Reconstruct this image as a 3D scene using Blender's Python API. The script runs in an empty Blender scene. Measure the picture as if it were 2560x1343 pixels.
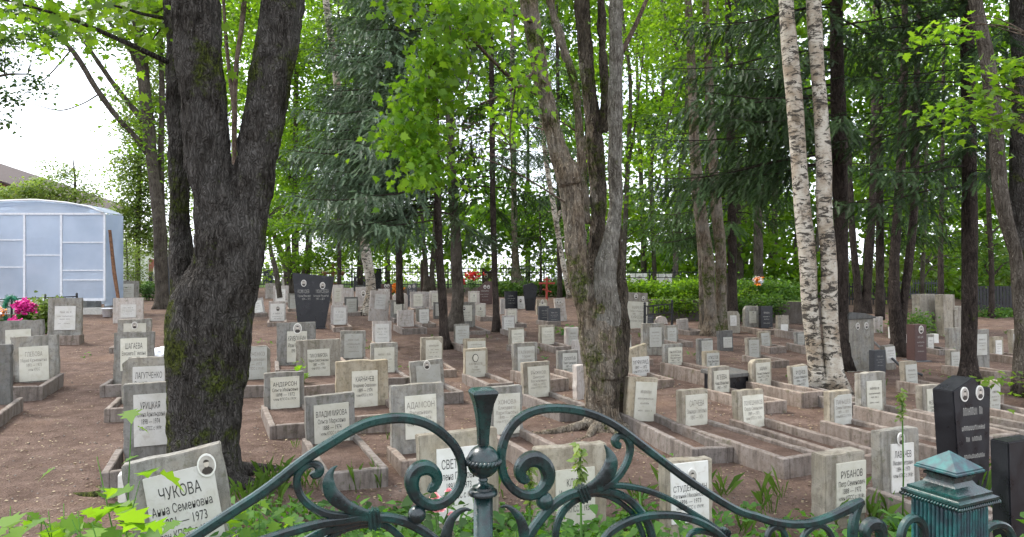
import bpy, bmesh, math, random
import numpy as np
from mathutils import Vector, Matrix, noise as mnoise
R = math.radians
rnd = random.Random(7)
nr = np.random.default_rng(11)
scene = bpy.context.scene
COL = scene.collection

# ------------------------------------------------------------------ camera, sky, sun, exposure
F = 1849.0          # focal length in pixels of a 2560 px wide frame
CX, HY, EYE = 1280.0, 640.0, 2.0
cam = bpy.data.cameras.new("camera")
cam.lens = 26.0; cam.sensor_width = 36.0
cam.shift_y = -31.5 / 2560.0
cam.clip_start = 0.05; cam.clip_end = 2000
co = bpy.data.objects.new("camera", cam)
co.location = (0, 0, EYE); co.rotation_euler = (R(90), 0, 0)
COL.objects.link(co); scene.camera = co

SUN_EL, SUN_AZ = 52.0, -62.0      # azimuth from +Y towards +X (negative: from the left, ahead)
world = bpy.data.worlds.new("World"); scene.world = world
world.use_nodes = True
nt = world.node_tree; nt.nodes.clear()
wo = nt.nodes.new("ShaderNodeOutputWorld"); bg = nt.nodes.new("ShaderNodeBackground")
sky = nt.nodes.new("ShaderNodeTexSky"); sky.sky_type = 'NISHITA'; sky.sun_disc = False
sky.sun_elevation = R(SUN_EL); sky.sun_rotation = R(SUN_AZ)
sky.air_density = 1.0; sky.dust_density = 2.5; sky.ozone_density = 1.0
# thin bright cloud cover over the blue
tc = nt.nodes.new("ShaderNodeTexCoord")
nz = nt.nodes.new("ShaderNodeTexNoise"); nz.inputs["Scale"].default_value = 2.2; nz.inputs["Detail"].default_value = 5
rp = nt.nodes.new("ShaderNodeMapRange"); rp.inputs[1].default_value = .35; rp.inputs[2].default_value = .62
rp.inputs[3].default_value = .55; rp.inputs[4].default_value = .95
mx = nt.nodes.new("ShaderNodeMix"); mx.data_type = 'RGBA'
mx.inputs[7].default_value = (9.0, 9.5, 10.4, 1)
nt.links.new(tc.outputs["Generated"], nz.inputs["Vector"])
nt.links.new(nz.outputs["Fac"], rp.inputs[0]); nt.links.new(rp.outputs[0], mx.inputs[0])
nt.links.new(sky.outputs[0], mx.inputs[6]); nt.links.new(mx.outputs[2], bg.inputs[0])
bg.inputs[1].default_value = 0.085
nt.links.new(bg.outputs[0], wo.inputs[0])
sl = bpy.data.lights.new("sun", 'SUN'); sl.energy = 1.5; sl.angle = R(14); sl.color = (1, .95, .87)
so = bpy.data.objects.new("sun", sl); COL.objects.link(so)
d = Vector((math.sin(R(SUN_AZ)) * math.cos(R(SUN_EL)), math.cos(R(SUN_AZ)) * math.cos(R(SUN_EL)), math.sin(R(SUN_EL))))
so.rotation_euler = d.to_track_quat('Z', 'Y').to_euler()
so.location = (-20, 20, 40)

vs = scene.view_settings
scene.display_settings.display_device = 'sRGB'
vs.view_transform = 'Standard'; vs.look = 'None'; vs.gamma = 1; vs.use_curve_mapping = False
vs.exposure = 1.84
scene.render.engine = 'CYCLES'
cy = scene.cycles
cy.max_bounces = 6; cy.diffuse_bounces = 3; cy.glossy_bounces = 2; cy.transmission_bounces = 4; cy.transparent_max_bounces = 6
cy.use_denoising = True
cy.use_adaptive_sampling = True; cy.adaptive_threshold = 0.02
cy.sample_clamp_indirect = 6

# ------------------------------------------------------------------ placing helpers
def W(px, py, Z):
    return Vector(((px - CX) / F * Z, Z, EYE - (py - HY) / F * Z))
def GZ(py):
    return EYE * F / (py - HY)
def G(px, py):
    Z = GZ(py); return Vector(((px - CX) / F * Z, Z, 0))

def link(name, mesh, mat=None, parent=None, smooth=False):
    o = bpy.data.objects.new(name, mesh); COL.objects.link(o)
    if mat is not None and not mesh.materials: mesh.materials.append(mat)
    if parent is not None: o.parent = parent
    if smooth: mesh.shade_smooth()
    return o
def tag(o, label=None, cat=None, group=None, kind=None):
    if label: o["label"] = label
    if cat: o["category"] = cat
    if group: o["group"] = group
    if kind: o["kind"] = kind
    return o
def empty(name, loc, rot=(0, 0, 0), label=None, cat=None, group=None):
    o = bpy.data.objects.new(name, None); COL.objects.link(o)
    o.location = loc; o.rotation_euler = rot; o.empty_display_size = .1
    return tag(o, label, cat, group)

def mesh_np(name, V, faces=None, k=None, smooth=False):
    """V (n,3); faces: list of lists, or k: every k consecutive vertices make one face"""
    me = bpy.data.meshes.new(name)
    V = np.asarray(V, dtype=np.float32)
    if k:
        nf = len(V) // k
        me.vertices.add(len(V)); me.vertices.foreach_set("co", V.ravel())
        me.loops.add(len(V)); me.loops.foreach_set("vertex_index", np.arange(len(V), dtype=np.int32))
        me.polygons.add(nf); me.polygons.foreach_set("loop_start", np.arange(0, nf * k, k, dtype=np.int32))
        me.update(calc_edges=True)
    else:
        fs = np.asarray(faces, dtype=np.int32)
        me.vertices.add(len(V)); me.vertices.foreach_set("co", V.ravel())
        me.loops.add(fs.size); me.loops.foreach_set("vertex_index", fs.ravel())
        me.polygons.add(len(fs)); me.polygons.foreach_set("loop_start", np.arange(0, fs.size, fs.shape[1], dtype=np.int32))
        me.update(calc_edges=True)
    if smooth: me.shade_smooth()
    return me

class MB:
    """collects shapes into one bmesh"""
    def __init__(s): s.b = bmesh.new()
    def box(s, x0, x1, y0, y1, z0, z1, M=None, bev=0):
        t = bmesh.new()
        vs_ = [t.verts.new((x, y, z)) for z in (z0, z1) for (x, y) in ((x0, y0), (x1, y0), (x1, y1), (x0, y1))]
        for f in ((3, 2, 1, 0), (4, 5, 6, 7), (0, 1, 5, 4), (1, 2, 6, 5), (2, 3, 7, 6), (3, 0, 4, 7)):
            t.faces.new([vs_[i] for i in f])
        if bev: bmesh.ops.bevel(t, geom=t.edges[:], offset=bev, segments=1, affect='EDGES')
        s.add(t, M)
    def add(s, t, M=None):
        if M is not None: bmesh.ops.transform(t, matrix=M, verts=t.verts[:])
        m = bpy.data.meshes.new("t"); t.to_mesh(m); t.free(); s.b.from_mesh(m); bpy.data.meshes.remove(m)
    def prism(s, pts, y0, y1, M=None, bev=0, jit=0):
        """outline in x,z pushed from y0 to y1"""
        t = bmesh.new()
        a = [t.verts.new((x, y0, z)) for x, z in pts]; b = [t.verts.new((x, y1, z)) for x, z in pts]
        n = len(pts)
        fr = t.faces.new(a); bk = t.faces.new(b[::-1])
        for i in range(n): t.faces.new((a[(i + 1) % n], a[i], b[i], b[(i + 1) % n]))
        bmesh.ops.recalc_face_normals(t, faces=t.faces[:])
        if bev: bmesh.ops.bevel(t, geom=[e for e in t.edges], offset=bev, segments=2, affect='EDGES', clamp_overlap=True)
        if jit:
            for v in t.verts:
                v.co += mnoise.noise_vector(v.co * 9 + Vector((s_off(), 0, 0))) * jit
        s.add(t, M)
    def lathe(s, prof, seg=24, M=None, sq=False):
        t = bmesh.new(); rings = []
        for r, z in prof:
            if r < 1e-5: rings.append([t.verts.new((0, 0, z))])
            else: rings.append([t.verts.new((r * math.cos(2 * math.pi * (i + .5 * sq) / seg), r * math.sin(2 * math.pi * (i + .5 * sq) / seg), z)) for i in range(seg)])
        for A, B in zip(rings, rings[1:]):
            if len(A) == 1 and len(B) == 1: continue
            for i in range(seg):
                j = (i + 1) % seg
                if len(A) == 1: t.faces.new((A[0], B[j], B[i]))
                elif len(B) == 1: t.faces.new((A[i], A[j], B[0]))
                else: t.faces.new((A[i], A[j], B[j], B[i]))
        if len(rings[0]) > 1: t.faces.new(rings[0][::-1])
        if len(rings[-1]) > 1: t.faces.new(rings[-1])
        bmesh.ops.recalc_face_normals(t, faces=t.faces[:])
        s.add(t, M)
    def tube(s, pts, rad, seg=8):
        V, Fc = tube_np([tuple(p) for p in pts], rad if hasattr(rad, '__len__') else [rad] * len(pts), seg)
        m = mesh_np("t", V, Fc); s.b.from_mesh(m); bpy.data.meshes.remove(m)
    def build(s, name, mat=None, parent=None, smooth=False):
        me = bpy.data.meshes.new(name); s.b.to_mesh(me); s.b.free()
        return link(name, me, mat, parent, smooth)
_so = [0.0]
def s_off(): return _so[0]

def tube_np(P, rad, seg=8, phase=0.0, sec=None):
    """tapered tube along points: quads only, ends closed by a shrunk ring. sec: section points (k,2)"""
    P = np.asarray(P, float); n = len(P)
    rad = np.asarray(rad, float)
    T = np.gradient(P, axis=0); T /= np.linalg.norm(T, axis=1, keepdims=True) + 1e-9
    ref = np.array([0, 1, 0.]) if abs(T[0][1]) < .9 else np.array([1, 0, 0.])
    Nn = np.zeros_like(P); u = ref
    for i in range(n):
        u = u - T[i] * np.dot(u, T[i]); u = u / (np.linalg.norm(u) + 1e-9); Nn[i] = u
    B = np.cross(T, Nn)
    if sec is None:
        a = np.arange(seg) / seg * 2 * np.pi + phase
        sec = np.stack([np.cos(a), np.sin(a)], 1)
    sec = np.asarray(sec, float); seg = len(sec)
    V = P[:, None, :] + rad[:, None, None] * (Nn[:, None, :] * sec[None, :, 0:1] + B[:, None, :] * sec[None, :, 1:2])
    V = np.concatenate([P[0][None, None, :].repeat(seg, 1), V, P[-1][None, None, :].repeat(seg, 1)], 0)
    V[0] += (V[1] - V[0]) * .02; V[-1] += (V[-2] - V[-1]) * .02
    m = n + 2
    i = np.arange(m - 1)[:, None]; j = np.arange(seg)[None, :]; j2 = (j + 1) % seg
    Fc = np.stack([i * seg + j, i * seg + j2, (i + 1) * seg + j2, (i + 1) * seg + j], -1).reshape(-1, 4)
    return V.reshape(-1, 3), Fc

def resample(pts, n):
    """Catmull-Rom through rows of numbers"""
    P = np.asarray(pts, float); m = len(P)
    if m == 2: return np.array([P[0] + (P[1] - P[0]) * t for t in np.linspace(0, 1, n)])
    E = np.vstack([2 * P[0] - P[1], P, 2 * P[-1] - P[-2]])
    out = []
    L = np.r_[0, np.cumsum(np.linalg.norm(np.diff(P[:, :min(3, P.shape[1])], axis=0), axis=1) + 1e-9)]
    for s in np.linspace(0, L[-1], n):
        i = min(max(np.searchsorted(L, s, side='right') - 1, 0), m - 2)
        t = (s - L[i]) / (L[i + 1] - L[i])
        p0, p1, p2, p3 = E[i:i + 4]
        out.append(.5 * ((2 * p1) + (-p0 + p2) * t + (2 * p0 - 5 * p1 + 4 * p2 - p3) * t * t + (-p0 + 3 * p1 - 3 * p2 + p3) * t ** 3))
    return np.array(out)

# ------------------------------------------------------------------ materials
class Mat:
    def __init__(s, name, rough=.8, metal=0.0, spec=.3):
        s.m = bpy.data.materials.new(name); s.m.use_nodes = True
        s.t = s.m.node_tree; s.n = s.t.nodes; s.p = s.n["Principled BSDF"]
        s.p.inputs["Roughness"].default_value = rough; s.p.inputs["Metallic"].default_value = metal
        s.p.inputs["Specular IOR Level"].default_value = spec
        s.tc = s.n.new("ShaderNodeTexCoord")
    def l(s, a, b): s.t.links.new(a, b)
    def map(s, scale=(1, 1, 1), src="Object"):
        m = s.n.new("ShaderNodeMapping"); m.inputs["Scale"].default_value = scale
        s.l(s.tc.outputs[src] if isinstance(src, str) else src, m.inputs["Vector"]); return m.outputs[0]
    def pos(s):
        g = s.n.new("ShaderNodeNewGeometry"); return g.outputs["Position"]
    def noise(s, vec, scale, det=4, rough=.55, dist=0):
        n = s.n.new("ShaderNodeTexNoise"); n.inputs["Scale"].default_value = scale; n.inputs["Detail"].default_value = det
        n.inputs["Roughness"].default_value = rough; n.inputs["Distortion"].default_value = dist
        s.l(vec, n.inputs["Vector"]); return n.outputs["Fac"]
    def vor(s, vec, scale, feat='F1'):
        n = s.n.new("ShaderNodeTexVoronoi"); n.inputs["Scale"].default_value = scale; n.feature = feat
        s.l(vec, n.inputs["Vector"]); return n.outputs["Distance"]
    def rng(s, f, a, b, c=0., d=1.):
        m = s.n.new("ShaderNodeMapRange"); m.inputs[1].default_value = a; m.inputs[2].default_value = b
        m.inputs[3].default_value = c; m.inputs[4].default_value = d; s.l(f, m.inputs[0]); return m.outputs[0]
    def mix(s, f, a, b, mode='MIX'):
        m = s.n.new("ShaderNodeMix"); m.data_type = 'RGBA'; m.blend_type = mode
        if isinstance(f, (int, float)): m.inputs[0].default_value = f
        else: s.l(f, m.inputs[0])
        for i, c in ((6, a), (7, b)):
            if isinstance(c, tuple): m.inputs[i].default_value = (*c, 1) if len(c) == 3 else c
            else: s.l(c, m.inputs[i])
        return m.outputs[2]
    def math(s, op, a, b=None):
        m = s.n.new("ShaderNodeMath"); m.operation = op
        for i, c in enumerate((a, b)):
            if c is None: continue
            if isinstance(c, (int, float)): m.inputs[i].default_value = c
            else: s.l(c, m.inputs[i])
        return m.outputs[0]
    def hsv(s, col, h=None, v=None, sat=None):
        m = s.n.new("ShaderNodeHueSaturation"); s.l(col, m.inputs["Color"])
        for k, x in (("Hue", h), ("Value", v), ("Saturation", sat)):
            if x is None: continue
            if isinstance(x, (int, float)): m.inputs[k].default_value = x
            else: s.l(x, m.inputs[k])
        return m.outputs[0]
    def orand(s):
        o = s.n.new("ShaderNodeObjectInfo"); return o.outputs["Random"]
    def irand(s):
        g = s.n.new("ShaderNodeNewGeometry"); return g.outputs["Random Per Island"]
    def col(s, c):
        if isinstance(c, tuple): s.p.inputs["Base Color"].default_value = (*c, 1)
        else: s.l(c, s.p.inputs["Base Color"])
    def bump(s, h, strength=.5, dist=.01):
        b = s.n.new("ShaderNodeBump"); b.inputs["Strength"].default_value = strength; b.inputs["Distance"].default_value = dist
        s.l(h, b.inputs["Height"]); s.l(b.outputs[0], s.p.inputs["Normal"])
M = {}
def plain(name, c, rough=.6, metal=0, spec=.3, var=.15):
    a = Mat(name, rough, metal, spec); v = a.pos()
    n = a.noise(v, 14, 5); a.col(a.mix(a.rng(n, .3, .7), tuple(x * (1 - var) for x in c), tuple(min(1, x * (1 + var)) for x in c)))
    a.bump(n, .2, .005); M[name] = a.m; return a.m

def concrete(name, base, dark, warm, grain=1.0):
    a = Mat(name, .92, 0, .15); v = a.pos()
    big = a.noise(v, 5.5, 5, .62); mid = a.noise(v, 21, 6, .7); fine = a.noise(v, 190, 3, .6)
    streak = a.noise(a.map((9, 9, 1.3), v), 1.6, 5, .6)
    c = a.mix(a.rng(big, .38, .66), base, warm)
    c = a.mix(a.rng(streak, .47, .66, 0, .8), c, dark)
    c = a.mix(a.rng(mid, .50, .66, 0, .7), c, dark)
    sp = a.vor(v, 75); c = a.mix(a.rng(sp, .08, .2, .5, 0), c, tuple(x * .45 for x in dark))
    c = a.mix(a.rng(fine, .35, .65, .0, .22), c, tuple(min(1, x * 1.3) for x in base))
    mossn = a.noise(v, 8.5, 6, .7); c = a.mix(a.rng(mossn, .57, .68, 0, .55), c, (.085, .085, .04))
    c = a.hsv(c, v=a.rng(a.orand(), 0, 1, .8, 1.12), sat=a.rng(a.orand(), 0, 1, .75, 1.15))
    a.col(c)
    h = a.math('ADD', a.math('MULTIPLY', mid, .7), a.math('MULTIPLY', fine, .5))
    h = a.math('ADD', h, a.math('MULTIPLY', a.rng(sp, 0, .16), .6))
    a.bump(h, .55 * grain, .006); M[name] = a.m
concrete("concrete_grey", (.27, .26, .235), (.10, .092, .076), (.23, .20, .155))
concrete("concrete_pale", (.44, .405, .37), (.25, .22, .195), (.42, .36, .31), .6)
concrete("concrete_dark", (.15, .148, .14), (.075, .072, .065), (.14, .125, .105))
concrete("concrete_warm", (.335, .30, .24), (.14, .115, .083), (.28, .235, .165))
concrete("wall_stained", (.16, .135, .115), (.075, .06, .05), (.13, .10, .075))
concrete("concrete_kerb", (.255, .215, .185), (.085, .066, .052), (.20, .155, .125))

def plaque(name, c, stain):
    a = Mat(name, .45, 0, .4); v = a.pos()
    big = a.noise(v, 7, 5, .6); ve = a.noise(v, 17, 5, .65, 1.2)
    cc = a.mix(a.rng(big, .4, .7), c, tuple(x * y for x, y in zip(c, (.86, .85, .8))))
    cc = a.mix(a.rng(ve, .56, .7, 0, .5), cc, stain)
    cc = a.hsv(cc, v=a.rng(a.orand(), 0, 1, .82, 1.06))
    a.col(cc); a.bump(ve, .1, .003); M[name] = a.m
plaque("marble_cream", (.56, .535, .45), (.36, .31, .23))
plaque("marble_white", (.63, .61, .565), (.42, .36, .30))
plaque("marble_grey", (.43, .42, .375), (.27, .25, .21))

def granite(name, c, c2, rough=.22):
    a = Mat(name, rough, 0, .5); v = a.pos()
    s1 = a.noise(v, 220, 2, .6); s2 = a.vor(v, 160)
    a.col(a.mix(a.rng(s1, .45, .62), c, c2)); a.l(a.rng(a.noise(v, 9), .3, .7, rough, rough + .3), a.p.inputs["Roughness"]); M[name] = a.m
granite("granite_black", (.005, .005, .007), (.013, .0135, .017))
granite("granite_grey", (.033, .034, .037), (.075, .075, .08), .4)
granite("granite_red", (.32, .085, .065), (.42, .16, .13), .4)
granite("granite_brown", (.055, .028, .024), (.10, .05, .042), .3)
granite("labradorite", (.016, .018, .026), (.05, .055, .075), .35)
plain("letter_black", (.035, .033, .03), .6)
plain("letter_faded", (.22, .20, .17), .8, var=.35)
plain("letter_gilt", (.30, .29, .26), .5)
plain("porcelain", (.72, .70, .64), .18, spec=.6, var=.06)
plain("photo_grey", (.36, .33, .29), .3, var=.3)
plain("photo_dark", (.05, .042, .037), .35)
plain("photo_skin", (.50, .44, .37), .35)
plain("rust_pole", (.16, .085, .05), .85, var=.4)
plain("white_bag", (.75, .75, .77), .5)
plain("white_paint", (.62, .63, .65), .4, var=.1)
plain("black_iron", (.02, .02, .022), .45)
plain("red_paint", (.30, .05, .035), .6)
plain("old_wood", (.17, .085, .045), .8, var=.4)
plain("petal_pink", (.85, .38, .40), .6)
plain("petal_magenta", (.62, .03, .25), .6)
plain("petal_red", (.55, .02, .02), .6)
plain("petal_orange", (.85, .28, .03), .6)
plain("tinsel_green", (.02, .17, .09), .5, var=.5)
plain("roof_tile", (.045, .028, .024), .8, var=.3)
plain("plaster_white", (.66, .64, .60), .9, var=.05)
plain("board_wall", (.40, .38, .34), .8)
plain("brown_rock", (.10, .095, .085), .8, var=.4)

def bark(name, base, light, dark, mossy=0., fissure=1., sc=1.):
    a = Mat(name, .95, 0, .1); v = a.pos()
    st = a.map((1, 1, .22), v)
    n1 = a.noise(st, 22 * sc, 7, .72, .5); n2 = a.noise(v, 3.2, 5, .6); n3 = a.noise(v, 60, 3, .6)
    vo = a.vor(a.map((1, 1, .3), v), 30 * sc)
    c = a.mix(a.rng(n1, .42, .58), dark, base); c = a.mix(a.rng(n2, .42, .62, 0, .55), c, light)
    lich = a.noise(v, 17, 6, .8); c = a.mix(a.rng(lich, .60, .66, 0, .55), c, tuple(min(.5, x * 1.9) for x in light))
    dk = a.noise(a.map((1, 1, .35), v), 8, 6, .7, .6); c = a.mix(a.rng(dk, .55, .66, 0, .6), c, dark)
    wv = a.n.new("ShaderNodeVectorMath"); wv.operation = 'ADD'; wn = a.n.new("ShaderNodeTexNoise"); wn.inputs["Scale"].default_value = 9; a.l(v, wn.inputs["Vector"])
    ws = a.n.new("ShaderNodeVectorMath"); ws.operation = 'SCALE'; ws.inputs[3].default_value = .10; a.l(wn.outputs["Color"], ws.inputs[0]); a.l(v, wv.inputs[0]); a.l(ws.outputs[0], wv.inputs[1])
    ck = a.vor(a.map((1, 1, .11), wv.outputs[0]), 26 * sc, 'DISTANCE_TO_EDGE'); ckm = a.rng(ck, .02, .12, 1, 0); c = a.mix(a.math('MULTIPLY', ckm, a.rng(n2, .35, .65, .15, .42 * min(1.4, .6 + fissure * .5))), c, tuple(x * .8 for x in dark))
    if mossy:
        mo = a.noise(v, 1.5, 7, .78); c = a.mix(a.rng(mo, .66 - .2 * mossy, .74 - .2 * mossy, 0, .95), c, a.mix(a.rng(a.noise(v, 38, 5, .7), .38, .62), (.008, .012, .004), (.085, .105, .018)))
    if name == 'bark_maple_dark':   # thick moss cushions on the weather side of the lower bole
        sp = a.n.new("ShaderNodeSeparateXYZ"); a.l(a.tc.outputs["Object"], sp.inputs[0])
        hx = a.rng(sp.outputs[0], -.42, .12, 1, 0); hz = a.rng(sp.outputs[2], 1.3, 2.1, 1, 0)
        mm = a.math('ADD', a.math('MULTIPLY', a.math('MULTIPLY', hx, hz), .32), mo)
        c = a.mix(a.rng(mm, .60, .68, 0, .93), c, a.mix(a.rng(a.noise(v, 30, 6, .75), .38, .62), (.010, .014, .005), (.10, .115, .022)))
    a.col(c)
    h = a.math('ADD', a.math('MULTIPLY', n1, fissure), a.math('ADD', a.math('MULTIPLY', a.rng(ck, 0, .25), .9 * fissure), a.math('MULTIPLY', n3, .3)))
    a.bump(h, .9, .03); M[name] = a.m
bark("bark_maple_dark", (.072, .064, .056), (.122, .114, .104), (.019, .016, .013), .62, 1.1, 1.5)
bark("bark_maple_pale", (.20, .158, .112), (.27, .245, .205), (.06, .045, .032), .62, .6, 1.2)
bark("bark_spruce", (.075, .058, .048), (.12, .095, .08), (.025, .02, .017), .15, 1.2, 1.4)
bark("bark_far", (.10, .085, .068), (.16, .14, .115), (.045, .036, .028), .3, .8)
bark("bark_brown", (.14, .10, .075), (.21, .165, .13), (.05, .035, .026), .3, .8)
bark("bark_maple_grey", (.165, .15, .125), (.24, .23, .20), (.06, .052, .042), .35, .5, 1.2)
bark("bark_maple_brown", (.085, .068, .050), (.135, .115, .09), (.025, .02, .015), .62, .8, 1.2)
def birch():
    a = Mat("bark_birch", .8, 0, .2); v = a.pos()
    band = a.noise(a.map((1, 1, 2.6), v), 5.2, 7, .74, .8); fine = a.noise(a.map((1, 1, 9), v), 16, 4, .6); low = a.noise(v, 3, 5, .7)
    c = a.mix(a.rng(low, .42, .62), (.47, .43, .36), (.26, .205, .145))
    c = a.mix(a.rng(fine, .58, .68, 0, .7), c, (.16, .12, .09))
    c = a.mix(a.rng(a.noise(v, 2.1, 6, .75), .56, .62, 0, .8), c, (.12, .09, .06)); c = a.mix(a.rng(band, .505, .55, 0, .95), c, (.04, .034, .028))
    a.col(c); a.bump(a.math('ADD', band, a.math('MULTIPLY', fine, .5)), .6, .02); M["bark_birch"] = a.m
birch()

def leafmat(name, a0, a1, transl=.45, tint=(1.5, 1.6, .6), rough=.5, ns=.8, lo=.7, hi=1.3):
    a = Mat(name, rough, 0, .25); r = a.irand()
    c = a.mix(r, a0, a1); n = a.noise(a.pos(), ns, 3); c = a.hsv(c, v=a.rng(n, .3, .7, lo, hi)); a.col(c)
    tr = a.n.new("ShaderNodeBsdfTranslucent"); a.l(a.mix(1.0, c, tint, 'MULTIPLY'), tr.inputs[0])
    ms = a.n.new("ShaderNodeMixShader"); ms.inputs[0].default_value = transl
    a.l(a.p.outputs[0], ms.inputs[1]); a.l(tr.outputs[0], ms.inputs[2])
    a.l(ms.outputs[0], a.n["Material Output"].inputs[0]); M[name] = a.m
leafmat("leaf_bright", (.065, .15, .015), (.15, .26, .03), .55, (1.9, 1.8, .6))
leafmat("leaf_maple", (.065, .14, .016), (.14, .23, .028), .55, (1.8, 1.8, .6))
leafmat("leaf_mid", (.05, .115, .025), (.10, .17, .035), .45, (1.7, 1.8, .7))
leafmat("leaf_pale", (.11, .18, .045), (.19, .25, .07), .45, (1.6, 1.6, .7))
leafmat("leaf_dark", (.035, .08, .022), (.065, .12, .035), .35)
leafmat("needle_blue", (.065, .115, .065), (.16, .22, .13), .18, (1, 1.2, .8), .5, 2.2, .25, 1.5)
leafmat("needle_dark", (.026, .058, .020), (.06, .10, .034), .2, (1, 1.2, .8), .5, 1.8, .3, 1.6)
leafmat("needle_green", (.035, .08, .022), (.08, .135, .038), .25, (1, 1.2, .8), .5, 1.8, .35, 1.6)
leafmat("litter", (.14, .10, .06), (.34, .27, .17), .2, (1, 1, .8))
leafmat("weed", (.035, .10, .018), (.10, .21, .035), .42, (1.7, 1.8, .6))
leafmat("grass_blade", (.05, .10, .015), (.10, .17, .03), .4)
# ------------------------------------------------------------------ ground
def soil():
    a = Mat("soil", .97, 0, .08); v = a.pos()
    big = a.noise(v, .55, 5, .6); mid = a.noise(v, 3.5, 6, .68); fine = a.noise(v, 34, 5, .7); spk = a.vor(v, 46)
    c = a.mix(a.rng(mid, .36, .64), (.094, .063, .049), (.180, .126, .102))
    c = a.mix(a.rng(big, .5, .66, 0, .5), c, (.20, .13, .09)); c = a.mix(a.rng(a.noise(v, .9, 5, .7), .52, .64, 0, .55), c, (.085, .058, .048)); c = a.mix(a.rng(a.noise(v, 1.6, 6, .7), .56, .66, 0, .45), c, (.25, .19, .16))
    c = a.mix(a.rng(fine, .42, .68, 0, .55), c, (.07, .046, .038))
    c = a.mix(a.rng(spk, .03, .10, .8, 0), c, (.27, .21, .17))
    gr = a.noise(v, 1.3, 6, .7); c = a.mix(a.rng(gr, .62, .72, 0, .45), c, (.07, .09, .025))
    a.col(c); a.bump(a.math('ADD', a.math('MULTIPLY', mid, 1.2), a.math('ADD', fine, a.math('MULTIPLY', spk, .5))), .9, .035)
    M["soil"] = a.m
    a = Mat("turf", .95, 0, .1); v = a.pos()
    n = a.noise(v, 2, 6, .7); f = a.noise(v, 40, 4, .7)
    c = a.mix(a.rng(n, .35, .65), (.045, .09, .018), (.10, .15, .035)); c = a.mix(a.rng(f, .5, .7, 0, .6), c, (.15, .19, .05)); a.col(c); a.bump(f, .8, .04)
    M["turf"] = a.m
soil()
def bumpz(x, y):
    k = min(1, max(0, (34 - y) / 8)) * min(1, max(0, (y - 2) / 2))
    return k * (.035 * mnoise.noise(Vector((x * .9, y * .9, 0))) + .02 * mnoise.noise(Vector((x * 3.1, y * 3.1, 4))) + .008 * mnoise.noise(Vector((x * 9, y * 9, 2))) - .012)
xs = np.r_[-400, -120, -60, -30, np.arange(-16, 20.1, .16), 30, 60, 120, 400]
ys = np.r_[-300, -100, -30, -8, 0, np.arange(2, 30, .16), np.arange(30, 46, 1.0), 58, 60, 100, 200, 600]
def slope(y): return -max(0, min(y, 600) - 58) * .045
VV = [(x, y, (bumpz(x, y) if -16 <= x <= 20 else 0) + slope(y)) for y in ys for x in xs]
nx = len(xs)
FF = [(j * nx + i, j * nx + i + 1, (j + 1) * nx + i + 1, (j + 1) * nx + i) for j in range(len(ys) - 1) for i in range(nx - 1)]
tag(link("ground", mesh_np("ground", VV, FF, smooth=True), M["soil"]), kind="structure")
# grass beyond the cemetery fence, a sheet just above the soil
FV = [(x, y, slope(y) + .02) for y in (46.5, 58, 598) for x in (-400, 400)]
tag(link("field", mesh_np("field", FV, [(0, 1, 3, 2), (2, 3, 5, 4)]), M["turf"]), kind="structure")

# raised turf terrace with a low concrete face, back right
TZ = .60
def terrace():
    b = MB()
    x0, y0 = 4.6, 23.3; x1, y1 = 9.2, 22.0
    pts = [(x0, y0), (x1, y1), (10.0, 27), (10.0, 42), (4.0, 42)]
    t = bmesh.new(); lo = [t.verts.new((x, y, -.1)) for x, y in pts]; hi = [t.verts.new((x, y, TZ)) for x, y in pts]
    t.faces.new(hi)
    for i in range(5): t.faces.new((lo[i], lo[(i + 1) % 5], hi[(i + 1) % 5], hi[i]))
    bmesh.ops.recalc_face_normals(t, faces=t.faces[:]); b.add(t); b.b.normal_update()
    tag(b.build("terrace", M["turf"]), kind="structure")
    e = Vector((x1 - x0, y1 - y0, 0)); L = e.length; ang = math.atan2(e.y, e.x)
    w = MB(); w.box(-.3, L + .1, -.14, -.003, -.1, TZ + .03, bev=.01)
    o = w.build("retaining_wall", M["wall_stained"]); o.location = (x0, y0, 0); o.rotation_euler = (0, 0, ang)
    tag(o, "low stained concrete wall holding up the grassy bank behind the graves", "wall", None, "thing")
terrace()
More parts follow.
